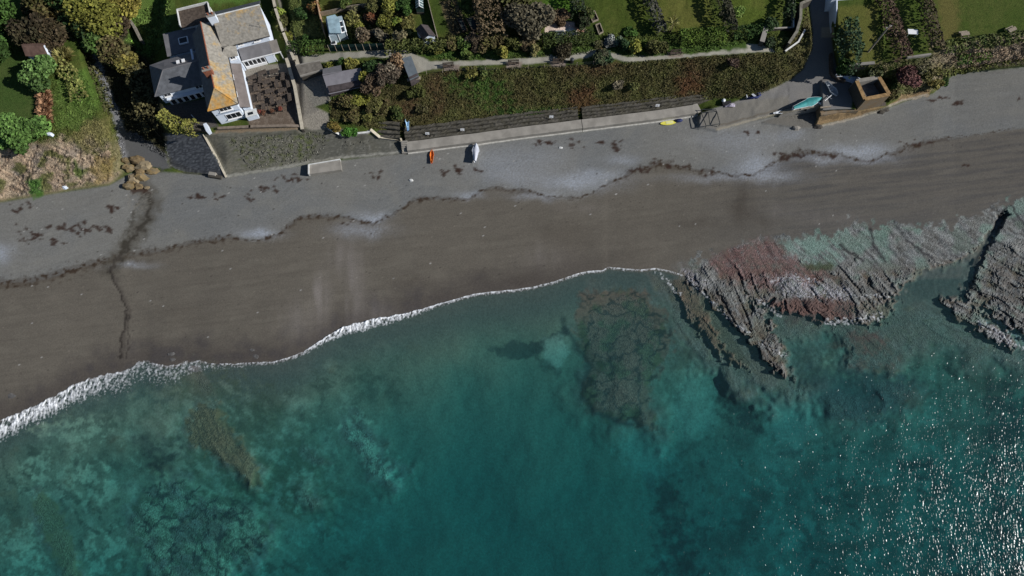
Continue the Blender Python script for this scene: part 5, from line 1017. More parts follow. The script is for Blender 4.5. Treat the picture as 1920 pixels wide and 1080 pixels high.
pxwall('slanted_stone_wall', 'dark slanted stone wall fragment beside the path gateway', [(1425, 84), (1432, 60)], -.3, 1.2, .6, M_stone, M_concr)
pxwall('plot_fence', 'narrow grey board fence between the vegetable plots', [(797, -20), (812, 40), (822, 78)], -.2, 1.2, .1, M_pale, None, 'fence')
pxwall('timber_fence', 'tan timber fence left of the summer house garden', [(592, -20), (604, 40), (612, 72)], -.2, 1.7, .12, mat('tan_board', (.40, .27, .17), .85, .2, 3, .15), None, 'fence')
pxwall('rail_fence', 'pale timber fence above the summer house', [(604, 30), (624, 26), (660, 18), (690, 14)], -.2, 1.1, .1, M_pale, None, 'fence')
pxwall('garden_terrace_wall', 'pale wall at the foot of the white table lawn', [(1700, 110), (1742, 104)], -.5, .4, .25, M_concr, M_concr)
pxwall('garden_foot_wall', 'grey wall below the lawn with the telegraph pole', [(1590, 124), (1636, 120)], -1.0, .35, .4, M_stone, M_concr)
t = thing('windbreak_fence', 'dark green netting fence beside the clipped hedge', 'fence', G(620, 97)); a, b = G(619, 97), G(722, 94)
for k in range(9):
    o = a*(1-k/8)+b*k/8; MB().tube([o, o+Vector((0, 0, 1.9))], .05, 6).build('post', M_pale, t)
MB().slab([a+Vector((0, .2, 1.7)), a+Vector((0, 0, .1)), b+Vector((0, 0, .1)), b+Vector((0, .2, 1.7))], .04).build('netting', mat('green_net', (.02, .05, .045), .9, .25, 2, .1), t)
def wirefence(label, pts):
    t = thing('wire_fence', label, 'fence', G(*pts[0]), 'wire fences along the bank edge'); pr = [G(*p) for p in pts]; b = MB()
    for h_ in (.5, .95): b.tube([p+Vector((0, 0, h_)) for p in pr], .018, 4)
    b.build('wire', M_steel, t)
    for p0, p1 in zip(pr[:-1], pr[1:]):
        n = max(1, int((p1-p0).length/2.2))
        for k in range(n): o = p0*(1-k/n)+p1*k/n; MB().tube([o-Vector((0, 0, .2)), o+Vector((0, 0, 1.1))], .05, 5).build('post', M_pale, t)
wirefence('low post and wire fence along the bank below the left benches', [(800, 139), (860, 134), (935, 133)]); wirefence('low post and wire fence along the bank below the right benches', [(960, 131), (1050, 126), (1112, 122), (1148, 118)])
# benches along the path
def bench(label, loc, rz):
    t = thing('park_bench', label, 'bench', loc, 'benches along the coast path', rz, True); b = MB()
    for k in range(3): b.box((0, -.16+k*.16, .45), (1.9, .13, .05))
    b.build('seat', M_brown, t); b = MB()
    for k in range(3): b.box((0, .28+k*.03, .6+k*.14), (1.9, .04, .1))
    b.build('backrest', M_brown, t)
    for s_ in (-.8, .8):
        b = MB(); b.box((s_, -.2, .22), (.08, .08, .45)); b.box((s_, .25, .45), (.08, .08, .9)); b.box((s_, .02, .62), (.07, .5, .05)); b.build('leg', M_brown, t)
    return t
b0 = bench('brown bench on the path nearest the shelter', G(841, 126), .1)
for (x, y, a), lab in zip(((963, 121, .05), (1046, 119, .05), (1266, 102, .08)), ('brown bench on the path below the conical bushes', 'brown bench on the path beside the litter bin', 'brown bench on the path below the bright clipped hedge')): dup(b0, G(x, y), a, lab)
t = thing('litter_bin', 'dark litter bin on the path between bench and round bush', 'bin', G(1072, 117)); b = MB(); b.tube([G(1072, 117), G(1072, 117, .9)], [.3, .33], 10); b.build('body', M_black, t); b = MB(); b.tube([G(1072, 117, .92), G(1072, 117, 1.1)], [.36, .2], 10); b.build('lid', M_steel, t)
for i, (x, y, lab) in enumerate(((1805, 68, 'wooden picnic bench on the clifftop lawn near the white table'), (1893, 60, 'wooden picnic bench on the clifftop lawn near the right edge'))):
    p_ = picnic(lab, G(x, y), .15+i*.3, M_pale); p_['group'] = 'picnic benches on the clifftop lawn'
t = thing('white_table', 'white topped table on the narrow lawn between purple hedges', 'table', G(1706, 66)); o = G(1706, 66); b = MB(); b.box(o+Vector((0, 0, .95)), (1.7, 1.0, .08), -.05); b.build('tabletop', M_frame, t)
for dx in (-.7, .7):
    for dy in (-.4, .4): MB().tube([o+Vector((dx, dy, 0)), o+Vector((dx, dy, .92))], .05, 6).build('leg', M_frame, t)
t = thing('telegraph_pole', 'tall grey telegraph pole on the lawn beside the purple hedge', 'pole', G(1628, 97)); o = G(1628, 97); MB().tube([o-Vector((0, 0, .3)), o+Vector((0, 0, 7.2))], [.16, .11], 8).build('pole', mat('weathered_pole', (.30, .26, .22), .9, .2, 3), t); MB().box(o+Vector((0, 0, 6.7)), (1.2, .1, .1), .4).build('crossarm', M_pale, t)
for k in (-.45, .45): MB().tube([o+Vector((k*math.cos(.4), k*math.sin(.4), 6.75)), o+Vector((k*math.cos(.4), k*math.sin(.4), 6.92))], .05, 6).build('insulator', M_frame, t)
for x, y, lab in ((803, 258, 'small white notice on a post above the left sea wall'), (868, 251, 'small white marker on the stone bank behind the grey dinghy'), (1230, 206, 'small white notice on a post above the yellow board'), (1033, 227, 'small pale notice lying at the top of the stone bank')):
    o = G(x, y); t = thing('notice', lab, 'sign', o); MB().tube([o, o+Vector((0, 0, 1.5))], .04, 6).build('post', M_pale, t); MB().slab([o+Vector((-.35, -.05, 1.2)), o+Vector((.35, -.05, 1.2)), o+Vector((.35, .12, 1.75)), o+Vector((-.35, .12, 1.75))], .04).build('board', M_frame, t)

# ------------------------------------------------------------------ boathouse shell, boat yard and boats
z0 = 4.9; t = thing('roofless_boathouse', 'roofless stone boathouse shell with tan walls above the beach', 'ruin', Vector(P(1635, 180, z0)))
zt = 8.5; A, B, C_, D = [Vector(P(x, y, zt)) for x, y in ((1621, 186), (1667, 177), (1648, 145), (1606, 152))]
M_tancap = mat('orange_stone_cap', (.30, .19, .09), .9, .3, 2, .1, .4)
for (a, b), mm, hh in zip(((A, B), (B, C_), (C_, D), (D, A)), (M_tan, M_stone, M_concr, M_stone), (0, .02, -.02, .04)):
    w_ = MB().wall(a, b, z0-1.2, zt+hh, .6).build('wall', mm, t); sub(w_, MB().wall(a, b, zt+hh+.004, zt+hh+.1, .66), 'wall_top', M_tancap if mm is not M_concr else M_concr)
MB().slab([Vector((v.x, v.y, z0+2.1)) for v in (A, B, C_, D)], 2.2).build('floor', mat('earth_floor', (.17, .155, .145), .95, .2, 1.5), t)
for k, (dx, dy, s_) in enumerate(((-1.2, 2.2, .5), (-.3, 2.4, .4), (.6, 2.3, .5), (-1.9, 1.2, .35))):
    o = Vector(P(1632, 180, z0))+Vector((dx*.8, dy*.55+.6, 2.1)); b = MB(); b.tube([o, o+Vector((.05, .05, s_*.6)), o+Vector((.1, 0, s_*.9))], [s_*.6, s_*.55, s_*.15], 7); tg = b.build('rubble_block', M_dwhite if k % 2 == 0 else M_black, None, False)
    tag(tg, ('pale rubble block in the back left of the roofless boathouse', 'dark drum-like block near the back wall of the boathouse', 'pale rubble block near the back right of the boathouse', 'dark low block beside the left wall of the boathouse')[k], 'rubble', 'blocks on the boathouse floor')
pxwall('slipway_wall', 'low weathered wall along the seaward edge of the slipway beside the teal boat', [(1463, 215), (1500, 206), (1536, 199)], -1.6, .7, .55, M_concr, mat('weedy_cap', (.21, .19, .15), .9, .3, 2))
pxwall('yard_retaining_wall', 'tan rubble wall holding up the shaded boat yard', [(1538, 200), (1541, 214), (1570, 210), (1606, 206)], -1.4, .25, .6, M_tan, None)
pxwall('stream_wall', 'low dark kerb wall between the shaded road and the boats', [(1556, 105), (1557, 138), (1570, 151), (1580, 154)], -.4, .7, .45, M_brown, None)
def hull(name, label, px, py, L_, wd, h, rz, m_out, m_in, cover=None, flip=False, group=None, thw=2, lift=0.0, roll=0.0, cat='boat', m_rim=None):
    """small open boat: lofted hull with pointed bow, rim, thwarts; flip turns it keel up; cover closes it with a fitted sheet"""
    t = thing(name, label, cat, G(px, py, lift), group, rz, True); n = 12; sec = []
    for i in range(n+1):
        u = i/n; x = (u-.5)*L_; b = wd/2*(math.sin(min(u*1.15+.32, 1.5708*1.0)*1.0) if u < .55 else math.cos((u-.55)/.45*1.5)**.75); b = max(b, .03); sh = h*(1+.35*max(0, u-.5)**2*4*.5); kz = h*.45*max(0, u-.7)**1.5*4
        sec.append([(x, -b, sh), (x, -b*.86, sh*.45+kz*.3), (x, -b*.4, .05+kz*.6), (x, 0, kz), (x, b*.4, .05+kz*.6), (x, b*.86, sh*.45+kz*.3), (x, b, sh)])
    def fx(v): 
        y, z_ = v[1], v[2]
        if flip: y, z_ = -y, h*1.15-z_
        c, s_ = math.cos(roll), math.sin(roll); return (v[0], y*c-z_*s_, y*s_+z_*c)
    def loft(k, inset=0):
        b = MB()
        for r in sec: b.v += [fx((v[0]*(1-inset*.06), v[1]*(1-inset), v[2]+(inset*.25 if 0 < j < 6 else 0))) for j, v in enumerate(r)]
        for i in range(n):
            for j in range(6): b.f.append((i*7+j, (i+1)*7+j, (i+1)*7+j+1, i*7+j+1))
        b.f.append(tuple(range(7))[::-1]); b.f.append(tuple(n*7+j for j in range(7))); return b
    loft(0).build('hull', m_out, t, True)
    b = MB(); b.tube([fx((r[0][0], r[0][1], r[0][2]+.01)) for r in sec], .045, 5); b.tube([fx((r[6][0], r[6][1], r[6][2]+.01)) for r in sec], .045, 5); b.build('gunwale', m_rim or m_in, t)
    if flip: b = MB(); b.tube([fx((r[3][0], 0, r[3][2]-.04)) for r in sec], .05, 5); b.build('keel', m_rim or m_in, t)
    elif cover:
        b = MB()
        for r in sec: b.v += [fx((r[0][0], r[0][1]*1.02, r[0][2]+.03)), fx((r[0][0], r[0][1]*.45, r[0][2]+.16)), fx((r[0][0], 0, r[0][2]+.3)), fx((r[0][0], r[6][1]*.45, r[0][2]+.16)), fx((r[0][0], r[6][1]*1.02, r[0][2]+.03))]
        for i in range(n):
            for j in range(4): b.f.append((i*5+j, (i+1)*5+j, (i+1)*5+j+1, i*5+j+1))
        b.build('cover', cover, t, True)
    else:
        loft(0, .1).build('inside', m_in, t, True)
        for k in range(thw):
            u = .3+.3*k; i = int(u*n); MB().box(fx((sec[i][0][0], 0, h*.72)), (.26, abs(sec[i][0][1])*1.8, .05)).build('thwart', m_in, t)
    return t
M_red = mat('red_plastic', (.55, .035, .02), .4, .08, 2, .4); M_yellow = mat('yellow_board', (.72, .66, .10), .45, .05, 2, .4); M_blue = mat('blue_plastic', (.04, .17, .50), .4, .1, 2, .4); M_teal = mat('teal_cover', (.05, .30, .30), .6, .2, 1.5, .3); M_navy = mat('navy_cloth', (.02, .03, .11), .7, .2, 3, .3)
M_bgrey = mat('pale_grey_gel', (.52, .54, .60), .4, .08, 2, .4); M_gel = mat('white_gel', (.72, .74, .76), .35, .05, 2, .4)
hull('kayak', 'short red sit-on kayak on the beach below the sea wall', 810, 295, 2.5, .72, .32, math.pi/2+.02, M_red, mat('orange_plastic', (.65, .16, .02), .4, .1, 2, .4), None, False, 'kayaks and boards', 1, .03, 0, 'kayak')
hull('dinghy', 'pale grey covered dinghy pulled up beside the sea wall', 892, 290, 3.3, 1.25, .75, math.pi/2-.05, M_gel, M_gel, M_bgrey, False, None, 2, .12)
hull('kayak', 'bright blue kayak leaning on the stone bank by the beach steps', 763, 234, 2.9, .68, .3, math.pi/2+.14, M_blue, mat('pale_blue_plastic', (.35, .55, .75), .4, .1, 2, .4), None, False, 'kayaks and boards', 1, .35, .5, 'kayak')
t = thing('paddle_board', 'yellow paddle board lying against the foot of the sea wall', 'paddle board', G(1253, 231), 'kayaks and boards', .13, True); b = MB(); n = 14
up_, lo_ = [], []
for i in range(n+1): u = i/n; x = (u-.5)*2.9; wy = .42*math.sin(math.pi*min(max(u, .015), .985))**.55; up_.append((x, wy)); lo_.append((x, -wy))
b.prism(lo_+up_[::-1], .06, .2); b.build('board', M_yellow, t); MB().box((.2, 0, .215), (1.3, .5, .02)).build('deck_pad', mat('pale_pad', (.70, .68, .30), .8, .1, 3), t); MB().box((-1.2, 0, .02), (.25, .03, .12)).build('fin', M_black, t)
t = thing('dry_bag', 'dark blue bag of kit beside the yellow paddle board', 'bag', G(1273, 228)); o = G(1273, 228); MB().tube([o+Vector((-.7, -.1, .25)), o+Vector((-.4, 0, .3)), o+Vector((.3, .1, .3)), o+Vector((.6, .12, .28))], [.12, .33, .33, .1], 9).build('bag', M_navy, t, True); MB().tube([o+Vector((-.2, 0, .62)), o+Vector((.05, .02, .75)), o+Vector((.3, .05, .62))], .03, 5).build('strap', M_black, t)
hull('sailing_dinghy', 'white sailing dinghy with teal cover parked on the slipway', 1509, 199, 5.4, 1.7, .8, .36, M_gel, M_gel, M_teal, False, None, 2, .25)
t = thing('boat_trolley', 'steel launching trolley under the teal covered dinghy', 'trolley', G(1509, 199), None, .36, True); b = MB(); b.tube([(-2.6, 0, .25), (2.2, 0, .25)], .05, 6); b.tube([(-.4, -.8, .25), (-.4, .8, .25)], .05, 6); b.build('frame', M_steel, t)
for s_ in (-.85, .85): MB().tube([(-.4, s_-.08, .24), (-.4, s_+.08, .24)], .24, 12).build('wheel', M_black, t)
hull('dinghy', 'small white open tender at the stern of the teal covered dinghy', 1529, 193, 2.1, 1.1, .5, .36+math.pi/2+.6, M_gel, M_gel, None, True, None, 2, .1)
hull('kayak', 'pale pink and white kayak at the tip of the teal covered dinghy', 1461, 212, 2.4, .6, .28, .18, mat('pink_plastic', (.52, .26, .24), .45, .15, 2, .4), M_gel, None, False, 'kayaks and boards', 1, .02, 0, 'kayak')
hull('dinghy', 'pale blue upturned dinghy lying in the boat yard by the boathouse', 1595, 150, 3.3, 1.5, .65, -.15, mat('pale_blue_gel', (.42, .50, .66), .4, .08, 2, .4), M_gel, None, True, None, 2, .05, 0, 'boat', M_gel)
hull('dinghy', 'grey green open dinghy behind the upturned pale blue one', 1580, 144, 3.4, 1.4, .6, .25, M_gel, mat('grey_green_gel', (.22, .28, .30), .5, .1, 2, .3), None, False, None, 2, .45, 0, 'boat', M_gel)
hull('dinghy', 'small grey open dinghy in the shade at the road end', 1557, 169, 3.2, 1.35, .55, -1.05, M_bgrey, mat('mid_grey_gel', (.34, .37, .40), .5, .1, 2, .3), None, False, None, 2, .05)  # inside a darker grey than the hull
t = thing('mast', 'pale aluminium mast lying across the shaded boat yard', 'mast', G(1546, 190)); a, b_ = G(1545, 191, .35), G(1560, 178, .4); MB().tube([a, b_], .06, 8).build('tube', M_frame, t); b = MB(); c = (a+b_)/2; b.tube([c+Vector((-.4, .35, .05)), c+Vector((.4, -.35, .05))], .025, 5); b.build('spreader', M_frame, t)
for x, y, lab in ((1546, 203, 'weathered timber baulk at the corner of the slipway wall, upper one'), (1547, 207, 'weathered timber baulk at the corner of the slipway wall, lower one')):
    o = MB().box(G(x, y, .4), (1.9, .22, .22), .12).build('timber_baulk', M_pale); tag(o, lab, 'timber', 'timber baulks')
t = thing('inflatable', 'dark blue inflatable with pale seat on the stone bank by the slipway', 'boat', G(1411, 181), None, .15, True)
for s_ in (-.5, .5): MB().tube([(-1.3, s_, .5), (.7, s_, .5), (1.3, s_*.3, .62)], [.2, .22, .14], 8).build('side_tube', M_navy, t, True)
MB().box((-.1, 0, .62), (.4, 1.2, .1), .6).build('seat', M_bgrey, t); MB().box((0, 0, .35), (2, .8, .06)).build('floor', M_black, t); MB().box((-1.3, 0, .55), (.12, .9, .4)).build('transom', M_gel, t)
for x, y, lab, sz in ((1419, 183, 'white fender tub beside the dark blue inflatable', .3), (1356, 190, 'small white box tucked on the stone bank above the metal frame', .35), (1404, 184, 'pale round float left of the dark blue inflatable', .25)):
    o = G(x, y); b = MB(); b.tube([o, o+Vector((0, 0, sz*.2)), o+Vector((0, 0, sz*1.2)), o+Vector((.02, 0, sz*1.5))], [sz*.7, sz, sz*.95, sz*.4], 9); q_ = b.build('beach_float', M_gel, None, True); tag(q_, lab, 'float')
t = thing('tarpaulin_heap', 'mauve grey tarpaulin heap at the edge of the slipway bank', 'tarpaulin', G(1368, 198)); o = G(1368, 198); b = MB(); b.v = [tuple(o+Vector((i*.3-.9, j*.25-.4, .1+.45*math.exp(-((i-3)/2.2)**2-((j-1.5)/1.4)**2)+rnd.uniform(0, .12)))) for j in range(4) for i in range(7)]; b.f = [(j*7+i, j*7+i+1, j*7+i+8, j*7+i+7) for j in range(3) for i in range(6)]; b.build('sheet', mat('mauve_tarp', (.34, .31, .37), .7, .2, 2, .2), t); MB().box(o+Vector((-.6, .3, .25)), (1.6, .7, .45), .15).build('crate', M_black, t)
t = thing('boat_rack', 'dark steel boat rack frame standing at the foot of the slipway', 'rack', G(1334, 226)); b = MB(); z1 = ground(1334, 224)+.55; Q_ = [Vector(P(x, y, z1)) for x, y in ((1324, 236), (1350, 232), (1344, 209), (1315, 211))]
for a, c in zip(Q_, Q_[1:]+Q_[:1]): b.tube([a, c], .07, 6)
b.tube([(Q_[0]*.72+Q_[1]*.28), (Q_[3]*.55+Q_[2]*.45)], .07, 6); b.tube([Vector(P(1316, 205, z1+.5)), Vector(P(1342, 205, z1+.5))], .07, 6); b.build('frame', M_steel, t)
for v in Q_: MB().tube([v, (v.x, v.y, ground(1334, 224)-.3)], .06, 6).build('leg', M_steel, t)
for v, e in ((Q_[3], (1316, 205)), (Q_[2], (1342, 205))): MB().tube([v, Vector(P(e[0], e[1], z1+.5))], .05, 6).build('brace', M_steel, t)

# ------------------------------------------------------------------ boulders at the valley mouth and stones on the beach
def boulder(name, label, x, y, r, h, m, group=None, cat='boulder', seed=0):
    q = random.Random(seed+int(x*3+y)); b = MB(); o = G(x, y); nr, na = 4, 7; rz = q.uniform(0, 3)
    for i in range(nr+1):
        f = i/nr; rad = r*math.cos(f*1.45)**.55; z_ = h*math.sin(f*1.5)-.15
        for a in range(na):
            t = a/na*6.283; k = 1+.55*float(noise(math.cos(t)*1.3+x, math.sin(t)*1.3+f*2+y, 5)); b.v.append((o.x+math.cos(t+rz)*rad*k*1.45, o.y+math.sin(t+rz)*rad*k*.85, o.z+z_*(1+.2*float(noise(a*.8, f*2+x, 6)))))
    for i in range(nr):
        for a in range(na): b.f.append((i*na+a, i*na+(a+1) % na, (i+1)*na+(a+1) % na, (i+1)*na+a))
    b.f.append(tuple(nr*na+a for a in range(na))); return tag(b.build(name, m), label, cat, group)
M_boul = mat('ochre_boulder', (.36, .25, .11), .9, .35, 1.5, .15, .9, 0, (.20, .16, .10)); M_boul2 = mat('pale_boulder', (.42, .34, .22), .9, .35, 1.8, .15, .9, 0, (.26, .20, .12)); M_boul3 = mat('dark_boulder', (.17, .12, .07), .9, .35, 1.8, .15, .9, 0, (.26, .19, .10))
BL = [(242, 305, 1.0, 1.2, 'ochre boulder at the top left of the valley mouth heap'), (258, 303, .9, 1.0, 'ochre boulder beside the shaded lane end'), (271, 310, 1.0, 1.0, 'ochre boulder at the upper right of the valley mouth heap'), (282, 318, .8, .7, 'small ochre boulder at the right edge of the heap'), (243, 318, .8, .9, 'ochre boulder on the left side of the heap by the cliff'), (262, 323, .7, .8, 'dark gap-side boulder near the middle of the heap'), (250, 333, 1.1, 1.2, 'large ochre boulder at the heap centre left'), (268, 336, 1.0, 1.0, 'large ochre boulder at the heap centre right'), (244, 352, 1.0, 1.0, 'ochre boulder at the lower left of the heap above the stream'), (259, 349, .9, .8, 'pale ochre boulder low in the heap middle'), (273, 349, .6, .6, 'small pale boulder at the lower right of the heap'), (250, 343, .6, .6, 'small boulder wedged between the larger ochre ones')]
for i, (x, y, r, h, lab) in enumerate(BL): boulder('boulder', lab, x+(i*37 % 7)-3, y+(i*23 % 7)-3, r*(.7+.5*((i*29 % 10)/10)), h*(.7+.6*((i*17 % 10)/10)), (M_boul, M_boul2, M_boul3)[(i*5+i//4) % 3], 'boulders where the stream meets the beach', 'boulder', i)
for x, y, r, h, lab, mm in ((771, 338, .32, .35, 'pale stone alone on the shingle below the red kayak', M_dwhite), (1051, 277, .28, .3, 'white and dark stone on the shingle below the sea wall', M_dwhite), (1493, 240, .5, .5, 'pale rock on the beach under the slipway wall', M_concr), (1534, 238, .6, .6, 'grey rock at the corner of the rubble bank', M_stone), (121, 351, .35, .35, 'white stone on the sand under the left cliff', M_white), (95, 253, .45, .8, 'white stone marker beside the round bush on the headland', M_white), (1652, 210, .5, .5, 'dark weedy rock under the boathouse bank', M_stone), (1660, 206, .45, .4, 'dark weedy rock right of the boathouse bank', M_stone)):
    boulder('beach_stone', lab, x, y, r, h, mm, None, 'stone')
# small reefs standing in the wash on the left
for x, y, r, h, lab in ((321, 664, .5, .25, 'narrow rock standing in the wet sand above the foam'), (323, 674, .4, .22, 'small rock just above the foam line'), (473, 656, .4, .2, 'small dark rock on the wet sand right of the surf'), (480, 668, .5, .2, 'low rock at the edge of the thin surf'), (20, 742, .6, .2, 'low wet rock above the big foam at the left'), (365, 690, .9, .3, 'rock in the surf with foam around it')):
    boulder('wash_rock', lab, x, y, r, h, mat('wet_rock', (.11, .105, .10), .6, .3, 3, .3, .6), None, 'rock')
# ------------------------------------------------------------------ trees, shrubs and hedges
DG, MG, OL, YG, BR, GB, ST, RU = lc(38, 56, 26), lc(58, 82, 34), lc(76, 78, 40), lc(112, 112, 46), lc(74, 60, 44), lc(92, 86, 72), lc(168, 146, 92), lc(104, 62, 40)
def tree(px, py, r, h, c, c2, lab, **k): return plant('tree', lab, 'tree', px, py, r, h, c, c2, leaf=.42, lumps=14, n=int(230*r*r+600), group='trees round the inn and lane', **k)
def shrub(px, py, r, h, c, c2, lab, **k): return plant('shrub', lab, 'shrub', px, py, r, h, c, c2, leaf=.26, lumps=8, n=int(420*r*r+260), group=k.pop('group', 'garden shrubs'), **k)
tree(86, 148, 3.1, 3.4, lc(60, 84, 40), lc(76, 96, 52), 'round green tree hiding the corner of the white hut')
tree(52, 256, 4.2, 3.6, lc(54, 78, 36), lc(70, 92, 44), 'broad round green tree above the left cliff')
tree(200, 40, 5.2, 7, lc(84, 88, 36), lc(106, 102, 46), 'tall yellow green tree beside the dark lane'); tree(236, 24, 4.2, 6.5, lc(94, 92, 40), lc(112, 100, 50), 'golden green tree nearest the inn back garden'); tree(172, 58, 3.8, 6.5, lc(36, 50, 28), DG, 'dark tree overhanging the top of the lane'); tree(160, 10, 5.0, 8, DG, lc(46, 60, 30), 'tall dark tree at the top edge over the lane')
tree(194, 96, 2.6, 4.2, lc(70, 86, 46), MG, 'small pale green tree on the bank right of the lane'); tree(222, 106, 2.8, 4, OL, BR, 'olive brown tree on the bank above the lane'); tree(244, 128, 2.3, 3.4, lc(108, 96, 48), OL, 'golden topped small tree nearest the inn west wing'); tree(232, 62, 2.2, 3.8, lc(66, 60, 46), BR, 'brown twiggy tree behind the ruined wall')
tree(75, 70, 3.2, 4.5, lc(56, 46, 34), lc(44, 44, 28), 'dark brown bare tree above the white hut'); tree(108, 78, 2.8, 4, lc(62, 50, 36), lc(48, 46, 30), 'brown bare tree between hut and lane'); tree(88, 24, 3.0, 4.5, lc(70, 58, 40), OL, 'tan brown tree left of the pampas clump'); tree(-10, 110, 4, 6, DG, MG, 'dark tree at the left edge beside the hut'); tree(10, 40, 3.6, 6, DG, MG, 'dark tree at the upper left edge of the lawn')
def spiky(px, py, r, h, c, c2, lab, name='pampas_clump', cat='grass clump', n=520, wd=.10):
    b = G(px, py); t = thing(name, lab, cat, b); q = np.random.default_rng(int(px)); a = q.uniform(0, 6.283, n); e = q.uniform(.25, 1.4, n); L_ = q.uniform(.6, 1.0, n)*r*1.2
    d = np.stack([np.cos(a)*np.cos(e), np.sin(a)*np.cos(e), np.sin(e)*h/r], 1); s_ = np.stack([-np.sin(a), np.cos(a), 0*a], 1)*wd
    root = np.stack([np.cos(a)*.2*r, np.sin(a)*.2*r, 0*a], 1); tip = root+d*L_[:, None]; tip[:, 2] -= .22*L_*np.cos(e)*h/r; mid = root+d*(L_*.55)[:, None]
    V = np.stack([root-s_*.4, root+s_*.4, mid+s_, tip, mid-s_], 1).reshape(-1, 3); k = np.arange(5*n).reshape(n, 5)
    cc = np.array(c)*(1-q.uniform(0, 1, n))[:, None]+np.array(c2)*q.uniform(0, 1, n)[:, None]
    me = mesh_np('blades', V, k, M_leaf, np.repeat(np.clip(cc, .004, .7), 5, 0), t); MB().tube([(0, 0, -.2), (0, 0, h*.35)], [.25*r*.5, .1], 7).build('stem', M_bark, None).parent = t; return t
spiky(116, 34, 2.8, 3.2, ST, lc(120, 104, 62), 'tall straw coloured pampas clump beside the dark lane'); spiky(120, 108, 1.8, 1.8, lc(126, 116, 70), lc(96, 96, 56), 'short straw coloured clump below the white hut')
for i, (x, y) in enumerate(((84, 182), (86, 196), (84, 211), (86, 226))):
    spiky(x, y, 1.35, 1.2, lc(160, 124, 96), lc(110, 84, 62), ('dry tan grass clump, top one of the row on the headland', 'dry tan grass clump, second from the top of the headland row', 'dry tan grass clump, third from the top of the headland row', 'dry tan grass clump, lowest of the row by the round tree')[i], 'dry_grass_clump')
hedge('ivy', 'dense yellow green ivy mound on the wall before the shaded yard', [(312, 224), (328, 238), (348, 247), (376, 247)], 2.4, 2.3, lc(92, 96, 44), lc(126, 120, 62), 34, .3, None, 'ivy', .35, .2)
hedge('headland_scrub', 'tan and olive scrub along the lane edge of the headland', [(112, 118), (140, 150), (152, 190)], 2.6, 1.0, lc(112, 108, 62), lc(92, 100, 50), 22, .3, None, 'scrub', .4)
hedge('lane_shade_scrub', 'dark scrub made tall to shade the lane, on the bank between lane and inn', [(266, 140), (279, 185), (290, 225), (302, 258)], 4.0, 3.2, lc(56, 54, 34), lc(70, 66, 42), 16, .36, None, 'scrub', .4)  # height raised so the scrub throws shade over the lane
hedge('lane_top_scrub', 'shaded scrub along the left side of the lane', [(146, 70), (166, 120), (186, 175), (204, 215)], 3.0, 1.1, lc(54, 58, 34), lc(66, 62, 40), 16, .34, None, 'scrub', .4)
# gardens, left to right
shrub(528, 30, 1.5, 1.6, lc(128, 134, 60), MG, 'bright yellow green shrub beside the alley wall'); shrub(534, 48, 1.6, 1.8, lc(52, 48, 30), OL, 'dark shrub against the alley wall'); shrub(565, 32, 1.3, 1.7, DG, None, 'dark round shrub on the lawn right of the alley'); shrub(540, 72, 1.3, 1.2, YG, OL, 'yellowish shrub at the corner above the clipped hedge'); shrub(590, 20, 1.2, 2.0, RU, OL, 'rusty shrub against the tan timber fence'); shrub(576, 74, 1.0, .9, DG, MG, 'low dark shrub above the clipped hedge')
hedge('hedge', 'clipped dark green hedge right of the alley', [(542, 95), (576, 95), (612, 94)], 2.4, 1.7, lc(44, 62, 24), lc(56, 74, 32), 44, .2, 'clipped hedges', 'hedge', .07)
G8 = [(664, 44, 1.5, 1.9, OL, lc(112, 108, 62), 'olive shrub right of the summer house'), (676, 62, 1.3, 1.6, YG, OL, 'yellow green shrub below the olive one in the left garden'), (697, 38, 1.3, 1.7, RU, BR, 'rusty red shrub in the left garden'), (686, 74, 1.7, 2.2, GB, BR, 'pale grey bare shrub beside the netting fence'), (712, 70, 1.5, 1.8, lc(60, 56, 46), GB, 'dark grey bare shrub right of the pale bare one'), (720, 48, 1.6, 2, OL, YG, 'olive yellow shrub in the middle of the left garden'), (735, 22, 2.0, 2.4, YG, OL, 'large yellow green shrub near the top of the left garden'), (752, 80, 1.4, 2.0, lc(130, 122, 84), GB, 'pale branching shrub left of the white gabled shed'), (765, 56, 1.5, 1.2, lc(112, 104, 58), OL, 'low straw coloured shrub left of the shed'), (650, 14, 1.4, 1.8, MG, OL, 'green shrub above the rail fence'), (700, 16, 1.6, 2.2, lc(66, 62, 40), OL, 'brown olive shrub at the top of the left garden'), (760, 18, 1.8, 2.2, DG, MG, 'dark green shrub left of the greenhouse'), (742, 44, 1.1, 1.2, MG, YG, 'small green shrub in the bed below the big yellow one'), (668, 22, 1.1, 1.3, GB, OL, 'small grey shrub below the green one by the fence')]
for a in G8: shrub(*a)
hedge('hedge', 'rough olive hedge below the white gabled shed', [(724, 94), (780, 91), (838, 93)], 2.2, 1.7, lc(56, 64, 32), OL, 36, .26, 'clipped hedges', 'hedge', .2)
